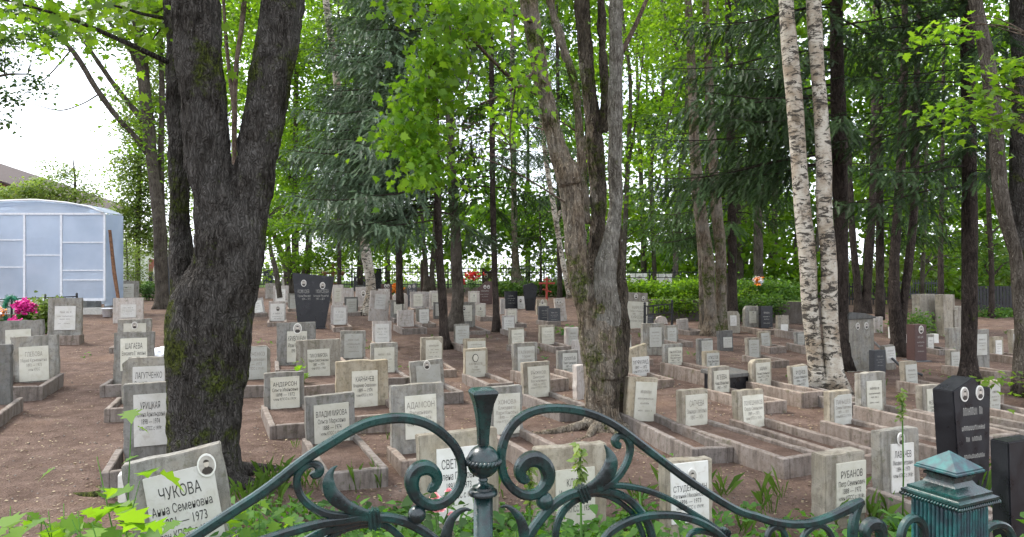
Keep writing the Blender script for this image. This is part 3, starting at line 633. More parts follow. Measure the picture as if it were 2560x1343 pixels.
TABLE = open_table = """
A|-60|90|888|1450|y=20 m=d pl=n t=n k=1.3,.16|dark mossy stone cut off at the left edge
A|-110|372|690|1130|y=20 r=-1.5 pl=50,268,765,1050 k=1.1|wide grey stone behind the one at the left edge
A|95|498|820|1250|y=20 r=-2 pl=165,415,905,1195 t=gle k=1.15,.2|broad grey stone with cream plaque by the footpath
A|395|680|490|872|y=14 pl=452,628,560,760 pc=w k=.25,.2|tall grey stone beside the green weeds near the greenhouse
A|990|1166|345|520|y=18 m=g pl=1010,1122,370,485 pc=g|small grey stone half hidden right of the greenhouse corner
A|945|1200|490|700|y=16 m=p pl=1010,1140,545,655 pc=w|pinkish pale stone with stained plaque near the white buckets
A|985|1270|670|920|y=16 pl=1035,1225,705,880 ph=1130,722,26 k=.6|grey stone with a chipped heart shaped photo
A|948|1290|785|1270|y=18 pl=1010,1236,835,1105 t=sha k=.5,.18,.04|tall grey stone third in the file left of the mossy trunk
B|1010|1420|-140|300|y=18 s=chl pl=1102,1370,-65,250 pc=w t=lag k=.6,.16,.05|grey stone with a clipped corner beside the mossy trunk
B|1035|1450|80|800|y=18 r=-1 pl=1120,1400,170,600 pc=w t=uri k=.7,.2,.06|tall grey stone touching the mossy trunk above the tilted stone
C|118|240|392|556|y=20 r=-9 l=14 m=p pc=w k=.5|pale little stone fallen back beside the mossy trunk
C|268|430|425|632|y=16 m=p pc=w pl=284,415,448,608 ph=353,492,22 k=.9|small stone with bright white plaque and dark oval photo
C|216|306|130|262|y=10 m=l pl=n t=~|dark blue polished stone at the back behind the mossy trunk
C|236|342|254|398|y=18 m=p pl=n|plain pinkish stone in the back row beside the mossy trunk
C|308|456|280|452|y=18 m=p pl=330,422,310,432 pc=w k=.8|pale stone with white plaque just above the oval photo stone
C|390|486|178|330|y=18 m=p pl=412,474,196,282 pc=g|pale stone farthest back left of the black double portrait monument
C|446|560|350|510|y=18 m=g pl=466,545,368,495 pc=g k=.6|dark framed stone half hidden by the black double portrait monument
C|485|877|160|672|y=8 m=k s=fun l=2 pl=n ph=592,257,25;768,280,25 t=moi th2=.36 pt=.30,.28,k th=.1|big black funnel shaped monument with two oval portraits
C|342|706|630|1050|y=18 pl=436,622,712,1000 t=kri ph=535,687,40 k=1.1|broad grey stone with oval photo of a capped figure on top
C|532|944|795|1195|y=20 r=-1 m=w pl=632,840,882,1150 t=tih k=1.1,.16|broad weathered stone with brown stained plaque amid the left rows
C|-20|282|850|1225|y=18 s=chr m=g pc=g pl=-10,252,862,1160 t=hor k=.9,.18|greenish stone with clipped corner emerging from behind the mossy trunk
D|205|535|-15|348|y=22 r=-.5 pl=255,497,22,298 t=and k=1.1,.135,.01|stone with large cream plaque framed dark beside the mossy trunk
D|802|1234|-110|325|y=20 r=0 m=w pl=930,1145,-25,278 t=kar k=1.0,.16|broad brown grey stone with narrow cream plaque low on it
D|558|968|180|665|y=24 r=-1.5 pl=622,915,255,618 t=vla k=1.25,.15,.01|upright grey stone with bold black letters nearest the left scroll
C|936|1168|705|1005|y=20 r=1 m=g pl=968,1138,732,958 pc=g k=.8|dark framed stone with grey plaque behind the broad brown one
C|1222|1472|820|1165|y=20 m=g pl=1252,1440,862,1118 k=.9,.16|stone with wide cream plaque in front of the bluish plaque stone
C|1238|1415|612|850|y=18 m=p pl=1260,1392,638,815 pc=w k=.7|pale stone with a blank bluish white plaque
C|846|1002|465|668|y=18 r=1 m=p pl=870,988,485,645 pc=w k=1.2|pale stone right beside the black double portrait monument foot
C|862|965|270|470|y=18 m=p pl=880,945,300,430|beige stone peeping out right of the black monument
C|966|1062|300|440|y=18 m=p pl=n t=n|blank pale stone in the back rows beside the old birch
C|976|1102|385|548|y=18 m=d pl=992,1088,400,530 pc=g k=.6|dark framed low stone left of the old birch foot
C|1060|1178|190|330|y=16 m=q pl=n ph=1098,222,13;1132,226,13|dark grey block with two oval portraits behind the old birch
C|1080|1190|290|495|y=18 m=p pl=n ph=1150,352,22 k=.5|pale stone with one oval portrait left of the old birch
C|1198|1380|330|604|y=20 r=5 m=p pl=1245,1345,360,498 pc=w|large pale slab tilting right beside the old birch
C|1292|1396|308|452|y=18 m=p pl=n ph=1368,335,13|pale stone hidden behind the tilting pale slab
C|1316|1416|262|400|y=16 m=b pl=n ph=1356,280,12;1382,280,12|brownish block with two tiny ovals in the back row
C|1430|1566|350|510|y=20 m=p s=cham pl=1462,1535,385,490|pale round shouldered stone in the back rows
C|1408|1526|415|605|y=20 m=g pl=1435,1510,430,540 k=.6|grey stone in front of the pale round shouldered stone
C|1470|1622|510|692|y=20 m=p pl=n t=~ k=1.0,.14,.08|small pinkish stone without plaque standing on a grassy kerb
C|1648|1768|490|650|y=20 r=-1 m=g pl=1675,1764,502,632 pc=w k=.7,.12|little stone with dark lettered plaque behind the grassy kerb
C|1558|1652|250|475|y=16 m=q s=slr pl=n ph=1582,288,12;1622,285,12|dark slanted block with two ovals in the back row
C|1590|1732|335|515|y=18 m=p pl=1618,1702,355,472 k=.6|pale stone with cream plaque right of the dark slanted block
C|1728|1792|335|490|y=18 m=p pl=n|narrow pinkish stone between two pale ones near the thin spruce
C|1774|1850|328|500|y=18 m=p pl=1790,1845,350,470|pale stone partly behind the thin spruce trunk
C|1806|1880|432|582|y=20 m=d pl=1822,1870,448,560 pc=g|dark framed stone crossed by the thin spruce trunk
C|1690|1892|765|1060|y=20 m=w nt=r pl=1732,1880,790,1000 k=.9|stone whose plaque lost its upper corner beside the thin spruce
C|1608|1912|985|1290|y=22 r=-3.5 m=g pl=1655,1880,1030,1290 pc=g ph=1757,1028,32 t=n k=.8|stone leaning left with oval photo above a blank plaque
D|1272|1712|95|712|y=22 r=-1 m=g pl=1380,1642,185,545 t=ada k=.5,.135,.01|tall pitted pale grey stone behind the left scroll
D|1505|2165|525|1430|y=22 r=-.5 m=w pl=1645,2000,650,1255 pc=w t=sve|cracked wide stone directly behind the ball of the iron finial
D|2085|2360|105|590|y=24 m=g pl=2110,2330,165,500 t=nov k=.9,.16|grey stone just right of the iron finial
C|1252|1322|118|310|y=14 m=k pl=n t=n|plain black slab at the back beside the old birch
C|1686|1744|40|330|y=14 m=b pl=n t=n|tall thin red brown slab at the back near the split stump
E|528|702|435|690|y=20 m=g pl=568,672,465,612 ph=598,492,16 k=1.2,.1|pale grey tall stone right of the rough barked birch
E|698|802|445|588|y=20 m=p pl=708,790,458,582 ph=750,490,12 k=.6|small cream stone with tiny dark portrait left of the spotted trunk
E|515|648|640|860|y=22 m=g pl=518,644,655,825 pc=g t=~ k=.9|stone with light grey plaque filling its face by the thin spruce
E|602|806|775|960|y=20 m=w pl=630,798,800,930|stone half hidden behind the empty oval stone
E|608|820|872|1182|y=22 r=-.5 m=w pl=615,798,895,1150 ph=702,957,27,2 t=kam k=1.1,.14|stone with an empty oval ring above faded lettering
E|960|1075|560|725|y=20 r=1 m=p pl=970,1062,575,712 pc=w k=.7|leaning small stone in front of the black square plaque
E|988|1096|495|655|y=20 m=p pl=1005,1085,508,630 k=.6|pale stone directly below the black square monument
E|982|1098|330|500|y=16 m=k pl=n|black square monument left of the tall black six sided one
E|1098|1166|378|495|y=16 m=m pl=n ph=1125,418,15|little white stone with oval photo between two black monuments
E|1150|1282|250|512|y=10 m=k s=hex l=1 pl=n t=n pt=.62,.16,k|tall black six sided monument on a black plinth
E|938|982|400|545|y=16 m=p pl=n t=n|narrow pale stone beside the spotted spruce trunk
E|1278|1376|408|545|y=18 m=w pl=1298,1365,440,530 ph=1328,432,15|yellowish stone with oval photo right of the six sided monument
E|1300|1396|470|635|y=20 m=q pl=n k=.7|small grey granite stone beside the dark square one
E|1386|1498|490|650|y=20 m=q pl=n|dark grey square stone above the fresh green leaves
E|1455|1560|395|610|y=18 r=-4 m=p s=taper pl=n ph=1483,428,11;1508,430,11|tall pale slab tilting left with two small ovals
E|722|862|238|450|y=10 m=b s=sll pl=n ph=793,290,13;826,290,13|brown stepped monument with two oval portraits
E|765|862|110|262|y=10 m=b s=horn pl=n ph=802,185,17 t=n|tall brown monument behind the stepped brown one
E|640|742|330|465|y=16 m=p pl=655,715,345,430 ph=690,370,9 k=.4|cream stone left of the brown stepped monument
E|1028|1162|675|880|y=22 m=w pl=1045,1158,692,850 k=.7|sharply lettered stone in front of the spotted trunk row
E|1308|1448|650|865|y=22 m=w pl=1325,1435,670,830 k=.8|stone with cream plaque above a long kerb, centre rows
E|1548|1664|670|870|y=22 m=p pl=1572,1655,685,845 pc=g|stone just left of the four stemmed maple, upper one
E|1065|1284|820|1165|y=24 m=g pl=1098,1256,855,1092 pc=g t=gal k=1.0,.16|grey stone with dark border diagonal above the finial
E|1162|1412|1003|1395|y=24 r=-1 m=w pl=1200,1395,1042,1330 t=ryj k=1.0,.16|stone with clean cream plaque between the finial and the maple
E|1482|1668|890|1175|y=24 m=g pl=1515,1650,915,1145 pc=g t=suk k=.9,.2|stone with crisp black lettering touching the four stemmed maple
E|1628|1720|790|1010|y=24 m=p pl=n t=n|pale stone whose edge shows left of the maple trunk
E|1652|1760|1030|1330|y=24 m=p pl=n t=n th=.14|mossy stone mostly hidden behind the maple foot
G|235|442|345|703|y=14 r=3.5 m=w s=taper pl=245,435,430,695 ph=318,380,17;388,398,15 t=kir pt=.52,.26,g k=.4|tall leaning stele with two little ovals beside the pale maple
G|158|298|742|962|y=18 m=g pl=160,284,768,952 pc=w t=var k=.8|stone with bright white plaque right against the maple
G|402|602|635|925|y=18 m=g pl=462,575,672,855 pc=g ink=letter_faded t=~|tall dull grey stone beside the leaning stele
G|615|732|650|828|y=20 m=g pl=632,714,672,815 pc=g k=.5|stone with clean grey plaque beside the tall dull grey one
G|262|455|828|1165|y=20 r=-2 m=w s=slr pl=302,462,948,1160 pc=w t=mer k=.7|stone with a weathered brown top and white plaque under it
G|610|775|830|1108|y=24 m=g pl=635,765,860,1068 t=rzk k=1.2,.2|dark bordered stone with tall cream plaque above a whitish kerb
G|735|828|590|720|y=20 r=-2 m=p pl=n k=.6,.12|small pinkish stone on a kerb left of the twin trunk maple
G|758|822|530|592|y=18 m=m pl=n t=n|tiny white tablet behind the small pinkish stone
G|522|632|562|640|y=16 m=p s=rock pl=n t=n|rounded pale stone beside the low dark railing
G|418|502|552|640|y=16 m=q pl=n|low dark plate behind the leaning stele
G|1170|1308|520|718|y=18 m=w s=cham pl=1215,1275,558,655 pc=w|plain stone with tiny white plaque right of the twin trunk maple
G|1350|1495|470|702|y=16 m=g s=cham pl=1392,1458,520,630 ph=1425,528,8 pt=.6,.12,g k=.9,.14,.05|stone with clipped shoulders on a stepped base by the black slab
G|1502|1612|470|712|y=14 m=k pl=n t=~|black polished slab before the low concrete wall
G|1662|1765|556|745|y=16 r=1.5 m=w pl=1685,1752,640,740 pc=w t=n k=.6,.16|leaning frame shaped stone with a small white tablet low inside
G|1640|1742|530|600|y=16 m=p pl=n t=n|pale stone top showing behind the frame shaped stone
G|1118|1245|700|882|y=20 m=d pl=1152,1232,762,860 pc=g|dark greenish stone with a dull metal plate
G|925|1056|780|1000|y=22 m=g pl=950,1052,795,890 pc=g|grey stone with half sunk plaque left of the dark greenish stone
G|985|1122|895|1135|y=22 m=w pl=998,1112,912,1080 pc=g t=hlu k=.7|stone with black letters standing above the bold cream stone
G|1385|1502|770|990|y=22 m=w pl=1394,1485,788,952 pc=g k=.7|stone with narrow grey plaque in the middle of the right rows
G|1498|1605|710|880|y=18 r=-3 m=w pl=1512,1588,722,855 pc=g k=.4|mossy stone tilting behind the narrow grey plaque stone
G|1838|1925|715|880|y=20 m=g pl=1848,1905,728,858 pc=g k=.6,.18,.1|stone partly hidden by the peeling birch
G|1048|1218|1045|1345|y=24 m=w pl=1065,1205,1078,1328 t=age k=1.0,.14|bold lettered cream stone left of the black hollow box
G|1430|1610|975|1290|y=22 r=-1 m=w s=chl pl=1458,1592,1005,1250 t=hrn k=1.0,.18|cream stone with four rows of black letters before the birches
G|1800|1955|1025|1310|y=14 r=-5 m=w pl=1812,1950,1035,1285 pc=g t=rud k=1.2,.135,.01|stone turned and tilted against the foot of the peeling birch
F|1045|1295|25|442|y=16 r=4.5 m=w pl=1105,1285,60,385 t=~ k=1.5,.16,.02|stone tilting right with greenish plaque beside the maple foot
F|1512|1735|132|520|y=24 m=w pl=1545,1725,170,470 t=sat k=1.6,.16,.02|rust edged stone at the head of a long narrow kerb
F|1990|2215|135|498|y=24 m=w pl=2030,2202,178,465 t=pom k=1.6,.16,.02|rust edged stone with round cornered plaque on a wide kerb
F|312|890|630|1420|y=20 m=w pl=462,790,815,1335 t=kle|wide mossy stone behind the right inner scroll
F|1385|1778|735|1440|y=18 m=w pl=1428,1742,748,1245 pc=w ph=1592,860,42 t=stu|stone with white plaque and oval photo under the sloping rail
H|612|846|600|1070|y=26 m=g pl=n ph=692,665,17;773,665,17 t=bal ink=letter_faded pt=.66,.40,g th=.2 cap=1|large grey stele with dark sloped cap and double oval portraits
H|435|635|1275|1660|y=24 m=w nt=l pl=470,632,1310,1610 pc=g t=pan k=1.4,.14|stone whose plaque lost its upper corner in front of the birches
H|728|965|1105|1548|y=22 m=g pl=775,915,1180,1455 t=~ ink=letter_black k=1.6,.18|tall greenish stone in front of the grey double stele
H|848|926|570|712|y=18 m=p pl=n t=n|small white stone right of the double stele
H|842|952|885|1100|y=18 m=q pl=n|dark stone standing just behind the double stele
H|958|1050|835|1060|y=16 r=-4 m=w pl=965,1052,850,1000 pc=w|stone leaning back beside the steel blue bar
H|1132|1192|735|830|y=16 m=m pl=n t=n|tiny white stone left of the red brown pillar stone
H|1222|1332|645|978|y=18 m=b pl=n ph=1278,690,22 t=~ pt=.6,.18,q th=.2|red brown pillar stone with round portrait
H|1336|1402|735|905|y=18 m=g pl=1342,1392,760,888 pc=w k=.4|stone with small white plaque right of the red brown pillar
H|1398|1446|730|818|y=18 m=m pl=n t=n|tiny white tablet far behind the red brown pillar
H|1276|1424|362|740|y=24 m=w pl=n t=n th=.22|tall pale stele block left one of three at the back
H|1492|1602|365|750|y=24 m=w pl=n t=n th=.22|tall pale stele block middle one of three at the back
H|1592|1668|470|745|y=24 m=w s=slr pl=n t=n th=.3|lower pale stele block right one of three at the back
H|1540|1652|675|875|y=20 m=g pl=n t=n|plain grey stone without plaque just behind the straight spruce
H|1556|1646|880|1090|y=22 m=w pl=1562,1640,900,1062 pc=g k=.8|stone with grey plaque left of the straight spruce trunk
H|1775|1922|690|1085|y=18 m=g pl=1798,1892,735,930 pc=g|tall grey stone right of the straight spruce trunk
H|1955|2052|760|965|y=18 m=w pl=1975,2032,790,930 pc=w k=.5|rounded stone with bright white plaque near the right edge
H|2135|2212|688|912|y=14 r=-2 m=w pl=2150,2205,728,842 pc=w|stone with white tablet nearest the right edge of the back
H|1140|1255|990|1265|y=24 m=w pl=1145,1248,1020,1235 pc=g k=1.2,.16|stone with light plaque below the red brown pillar
I|1775|2088|45|980|y=22 m=k s=gab pl=n ph=1862,178,32;1990,178,32 t=~ pt=.5,.12,q th=.2|tall jet black monument with two oval portraits near the pillar
I|1500|1645|90|392|y=24 m=w pl=1530,1642,118,365 ph=1585,175,18 t=fed k=1.3,.16|small stone with grey oval left of the jet black monument
I|2035|2140|50|360|y=22 m=w pl=2045,2130,80,310 pc=g k=1.2,.16|stone half hidden behind the jet black monument
I|680|1012|680|1280|y=24 m=w pl=762,1008,755,1200 t=rub th=.14|stone with thick cream plaque just above the flared rail end
I|1165|1480|482|1170|y=22 m=g pl=1225,1415,595,995 pc=w ph=1312,555,30 t=ava k=.7,.2,.03|mossy stone with oval photo above a white plaque near the pillar
I|2235|2480|575|1640|y=24 m=k pl=n t=n|dark granite slab cut off at the right edge
S|302|332|658|700|y=16 m=q pl=n t=n|dark grey block behind a white stone near the greenhouse
S|310|347|682|712|y=16 m=m pl=n ph=328,693,5 t=n|white stone with one oval in the far left row
S|350|386|645|700|y=10 m=r s=fun pl=n|pinkish red granite monument beside the leaning left tree
S|418|449|643|772|y=12 m=q pl=n ph=437,657,5|tall dark stele between the left tree and the mossy trunk
S|381|391|686|738|y=12 m=p pl=n t=n|narrow white post stone left of the leaning left tree
S|372|382|680|735|y=12 m=k pl=n t=n|narrow black stone beside the narrow white post stone
S|294|316|1189|1275|y=20 m=m pl=n t=n|low white marble slab behind the tilted stone
S|1580|1619|684|722|y=16 z=.6 m=m pl=n ph=1600,698,8 t=n|white block with dark portrait behind the hedge, left one
S|1645|1683|685|722|y=16 z=.6 m=m pl=n ph=1666,699,8 t=n|white block with pale oval behind the hedge, right one
S|1816|1841|684|757|y=16 z=.6 m=w pl=n t=n|tall narrow pale stele among the hedge on the bank
S|2230|2252|818|846|y=18 m=m pl=n t=n|little white stone peeping behind the forked dark trunk
S|1955|1975|780|800|y=18 m=p pl=n t=n|small pale stone behind the peeling birch
"""
for ln in TABLE.strip().splitlines():
    f = ln.split('|'); stone(f[0], float(f[1]), float(f[2]), float(f[3]), float(f[4]), f[5], f[6])
# the big tilted stone in front of the mossy trunk
def tilted():
    Z = 4.2; yaw = R(20)
    p = W(333, 1340, Z); w = .52; H = .885
    c = W(497, 1525, Z); c.z = .0
    root = empty("gravestone", c, (R(-3), R(-9.5), yaw), "large tilted grey stone with oval photo leaning before the mossy trunk", "gravestone", "gravestones standing in rows in the cemetery")
    _so[0] = 99
    b = MB(); b.prism(worn(SH['rect'], 6, .003, w, H), 0, .11, bev=.006, jit=.003); b.box(-w / 2 + .004, w / 2 - .004, .004, .1, -.2, .004); b.build("slab", M["concrete_grey"], root)
    b = MB(); x0, x1, z0, z1 = -.165, .205, .06, .79
    b.prism([(x0, z0), (x1, z0), (x1, z1), (x0, z1)], -.014, .002, bev=.002); pl = b.build("plaque", M["marble_white"], root)
    inscription(pl, 'chu', .012, .715, .36, .31, -.0155)
    medallion(root, .172, .785, .050, -.016)
tilted()
for k_ in kerbs_for: kerb(*k_)
# ------------------------------------------------------------------ trees
MAPLE2D = np.array([(0, -.02), (.30, .02), (.20, .14), (.50, .28), (.27, .42), (.40, .62), (.17, .60), (.0, 1.0), (-.17, .60), (-.40, .62), (-.27, .42), (-.50, .28), (-.20, .14), (-.30, .02)])
LEAF6 = np.array([(0, 0), (.34, .22), (.24, .62), (0, 1.0), (-.24, .62), (-.34, .22)])
LEAF5 = np.array([(0, 0), (.45, .35), (.2, .9), (-.25, .85), (-.42, .3)])

def leaf_field(pos, size, shape, up=.55, droop=.25, seed=0, out=None):
    """many separate leaf faces: pos (n,3)"""
    g = np.random.default_rng(seed); n = len(pos); k = len(shape)
    s = size * g.uniform(.65, 1.25, n)
    a = g.uniform(0, 2 * np.pi, n)
    d = np.stack([np.cos(a), np.sin(a), -droop + g.normal(0, .35, n)], 1); d /= np.linalg.norm(d, axis=1, keepdims=True)
    nn = g.normal(0, 1, (n, 3)) * (1 - up); nn[:, 2] += up * 1.6
    nn -= d * (nn * d).sum(1, keepdims=True); nn /= np.linalg.norm(nn, axis=1, keepdims=True) + 1e-6
    r = np.cross(d, nn)
    V = pos[:, None, :] + s[:, None, None] * (shape[None, :, 0:1] * r[:, None, :] + shape[None, :, 1:2] * d[:, None, :])
    # fold along the midrib and let the tip bend
    V += s[:, None, None] * nn[:, None, :] * (.22 * np.abs(shape[:, 0]) - .18 * shape[:, 1] ** 2)[None, :, None]
    return V.reshape(-1, 3), k

def clumps(regions, seed, spread=(.42, .42, .10), per=34, gap=0.35):
    """leaf positions in flat sprays scattered through ellipsoids; regions: (centre, radii, n_leaves)"""
    g = np.random.default_rng(seed); out = []; cents = []
    for c, r, n in regions:
        m = max(1, int(n / per)); pts = []
        while len(pts) < m:
            q = g.uniform(-1, 1, 3)
            if q @ q > 1 or q @ q < g.uniform(0, .35): continue
            p = np.array(c) + q * np.array(r)
            if mnoise.noise(Vector(p) * (.9 / max(.6, max(r) / 3)) + Vector((seed, 0, 0))) < gap - .5 and g.uniform() < .8: continue
            pts.append(p)
        pts = np.array(pts); cents.append(pts)
        sc = g.uniform(.6, 1.3, m)
        o = g.normal(0, 1, (m, per, 3)) * np.array(spread) * sc[:, None, None]
        o[:, :, 2] -= .16 * (o[:, :, 0] ** 2 + o[:, :, 1] ** 2) / max(spread[0], .1)
        out.append((pts[:, None, :] + o).reshape(-1, 3))
    return np.concatenate(out), np.concatenate(cents)

def stem_mesh(stems, seg=20, n=40, rough=.035, seed=0, flare=0.0):
    """stems: list of [(x,y,z,r),...]"""
    VV, FF, off = [], [], 0
    for si, st in enumerate(stems):
        S = resample(st, n if st[0][3] > .03 else max(6, n // 3)); P = S[:, :3]; r = np.maximum(S[:, 3], .004)
        sg = seg if st[0][3] > .08 else (10 if st[0][3] > .03 else 6)
        V, Fc = tube_np(P, r, sg)
        if st[0][3] > .045:
            k = len(V) // sg; C = np.vstack([P[0], P, P[-1]]).repeat(sg, 0); rr = np.r_[r[0], r, r[-1]].repeat(sg)
            for i in range(len(V)):
                v = Vector(V[i]); f = (mnoise.noise(Vector((v.x * 2.2, v.y * 2.2, v.z * 1.1 + seed))) * 1.6 + mnoise.noise(Vector((v.x * 9, v.y * 9, v.z * 3 + seed))) * .9 + mnoise.noise(Vector((v.x * 26, v.y * 26, v.z * 8 + seed))) * .45) * rough
                dirv = (V[i] - C[i]); L = np.linalg.norm(dirv)
                if L > 1e-4: V[i] = V[i] + dirv / L * f * min(1, rr[i] * 6) * .7
                if flare and V[i][2] < flare:
                    h = (1 - max(0, V[i][2]) / flare) ** 2.2; a = math.atan2(dirv[1], dirv[0])
                    V[i][:2] = V[i][:2] + dirv[:2] * h * (.28 + .22 * math.sin(a * 4 + seed) + .12 * math.sin(a * 7 + 2 * seed))
        VV.append(V); FF.append(Fc + off); off += len(V)
    return mesh_np("trunk", np.vstack(VV), np.vstack(FF), smooth=True)

def px_stem(pts, Z, top=None, dz=None):
    """[(px,py,width px)] at depth Z -> (x,y,z,r)"""
    out = []
    for i, p in enumerate(pts):
        zz = Z + (dz[i] if dz else 0); v = W(p[0], p[1], zz); out.append((v.x, v.y, v.z, p[2] / F * zz / 2))
    if top:
        (x, y, z, r) = out[-1]; (x2, y2, z2, r2) = out[-2]; d = np.array([x - x2, y - y2, z - z2]); d /= np.linalg.norm(d)
        h = top; out.append((x + d[0] * h * .5, y + d[1] * h * .5, z + abs(d[2]) * h * .5, r * .75)); out.append((x + d[0] * h * .8, y + d[1] * h, z + h, r * .25))
    return out

def nearest_on(stems, p, lowest=None):
    best = None
    for st in stems:
        for q in st:
            if q[2] > p[2] + .1: continue
            d = math.dist(q[:3], p)
            if best is None or d < best[0]: best = (d, q)
    return best[1] if best else stems[0][len(stems[0]) // 2]

def limbs(stems, cents, seed, maxn=22, rmax=.05):
    g = random.Random(seed); out = []
    idx = list(range(len(cents))); g.shuffle(idx)
    for i in idx[:maxn]:
        p = cents[i]; q = nearest_on(stems, p); d = math.dist(q[:3], p)
        if d < .3 or d > 9: continue
        r = min(rmax, q[3] * .45, .012 + .012 * d)
        m1 = [q[k] * .66 + p[k] * .34 + g.gauss(0, .05 * d) for k in range(3)]; m2 = [q[k] * .3 + p[k] * .7 + g.gauss(0, .05 * d) for k in range(3)]
        m1[2] += .12 * d; m2[2] += .10 * d
        out.append([(*q[:3], r), (*m1, r * .75), (*m2, r * .5), (*[float(v) for v in p], r * .2)])
    return out

def dense(stems, k=12):
    return [[tuple(v) for v in resample(s, k)] for s in stems]

TREEGROUP = "trees standing among and behind the graves"
def tree(name, label, cat, stems, bark_m, regions, leaf_m, size=.12, shape=LEAF6, seed=1, per=34, spread=(.42, .42, .10), nl=22, rough=.03, seg=18, gap=.35, flare=.5, up=.55, base=None, group=TREEGROUP, droop=.25, limbr=.05):
    b0 = base or stems[0][0][:3]
    root = empty(name, (b0[0], b0[1], 0), label=label, cat=cat, group=group)
    off = Vector((b0[0], b0[1], 0))
    me = stem_mesh(stems, seg=seg, rough=rough, seed=seed, flare=flare); me.transform(Matrix.Translation(-off))
    link("trunk", me, M[bark_m], root)
    if regions:
        pos, cents = clumps(regions, seed, spread, per, gap)
        V, k = leaf_field(pos, size, shape, up=up, seed=seed, droop=droop)
        link("crown", mesh_np("crown", V - np.array(off), k=k), M[leaf_m], root)
        if nl:
            L = limbs(dense(stems), cents, seed, nl, limbr)
            if L:
                VV, FF, o_ = [], [], 0
                for st in L:
                    S = resample(st, 10); V, Fc = tube_np(S[:, :3], np.maximum(S[:, 3], .004), 6); VV.append(V); FF.append(Fc + o_); o_ += len(V)
                link("branches", mesh_np("branches", np.vstack(VV) - np.array(off), np.vstack(FF), smooth=True), M[bark_m], root)
    return root

def reg(px, py, Z, rx, ry, n, rz=None):
    c = W(px, py, Z); k = Z / F
    return (tuple(c), (rx * k, rz if rz else (rx + ry) / 2 * k, ry * k), n)

# -- the big mossy maple in front, forked, its bole and two leaders melted into one skin
def melted(name, stems, mat, root, off, voxel, seed, flare, seg=40, n=90, rough=.03):
    me = stem_mesh(stems, seg=seg, n=n, rough=rough, seed=seed, flare=flare); me.transform(Matrix.Translation(-off))
    o = link(name, me, mat, root)
    md = o.modifiers.new("r", 'REMESH'); md.mode = 'VOXEL'; md.voxel_size = voxel; md.use_smooth_shade = True
    sm = o.modifiers.new("s", 'SMOOTH'); sm.factor = .5; sm.iterations = 4
    bpy.context.view_layer.update()
    m2 = bpy.data.meshes.new_from_object(o.evaluated_get(bpy.context.evaluated_depsgraph_get()))
    o.modifiers.clear(); o.data = m2; bpy.data.meshes.remove(me)
    # ridged bark relief
    V = np.empty(len(m2.vertices) * 3); m2.vertices.foreach_get("co", V); V = V.reshape(-1, 3)
    N = np.empty(len(V) * 3); m2.vertices.foreach_get("normal", N); N = N.reshape(-1, 3)
    for i in range(len(V)):
        x, y, z = V[i]
        f = mnoise.noise(Vector((x * 20, y * 20, z * 5))) * .016 + mnoise.noise(Vector((x * 45, y * 45, z * 12))) * .011 + mnoise.noise(Vector((x * 5, y * 5, z * 4 + seed))) * .014
        V[i] += N[i] * f
    m2.vertices.foreach_set("co", V.ravel()); m2.update(); m2.shade_smooth()
    m2.materials.clear(); m2.materials.append(mat)
    return o

Z1 = 6.6
S1 = [px_stem([(500, 1240, 195), (504, 1150, 166), (511, 1000, 180), (518, 900, 194), (524, 800, 198), (545, 730, 180), (562, 670, 150), (572, 620, 130), (578, 560, 100)], Z1),
      px_stem([(540, 700, 120), (556, 620, 126), (545, 520, 112), (519, 400, 104), (508, 260, 106), (496, 100, 100), (490, 0, 100), (480, -250, 100), (470, -900, 80), (440, -1700, 40)], Z1),
      px_stem([(580, 720, 108), (595, 620, 114), (616, 520, 104), (641, 400, 92), (666, 260, 96), (694, 100, 100), (708, 0, 98), (760, -300, 90), (860, -1000, 70), (900, -1700, 30)], Z1, dz=[0, 0, .05, .1, .15, .2, .3, .5, 1, 1.3]),
      px_stem([(478, 900, 90), (468, 800, 80), (460, 700, 62), (452, 600, 56), (447, 450, 50), (443, 300, 46), (434, 100, 42), (428, -50, 40), (400, -700, 30)], Z1, dz=[.1, .2, .3, .4, .45, .5, .5, .5, .6]),
      px_stem([(560, 760, 140), (580, 690, 130), (592, 640, 110)], Z1, dz=[-.02, -.05, -.02])]
def root_mesh(off, root, dirs, r0, rr, mat):
    st = []
    g = random.Random(len(dirs))
    for a, L in dirs:
        a = R(a); P = []
        for t in (0, .25, .5, .75, 1):
            aa = a + g.uniform(-.25, .25) * t; d = r0 * .5 + L * t
            P.append((math.cos(aa) * d, math.sin(aa) * d, .10 * (1 - t) ** 2 - .012 - .03 * t, rr * (1 - .75 * t)))
        st.append(P)
    link("roots", stem_mesh(st, seg=12, n=26, rough=.012, seed=4), M[mat], root)
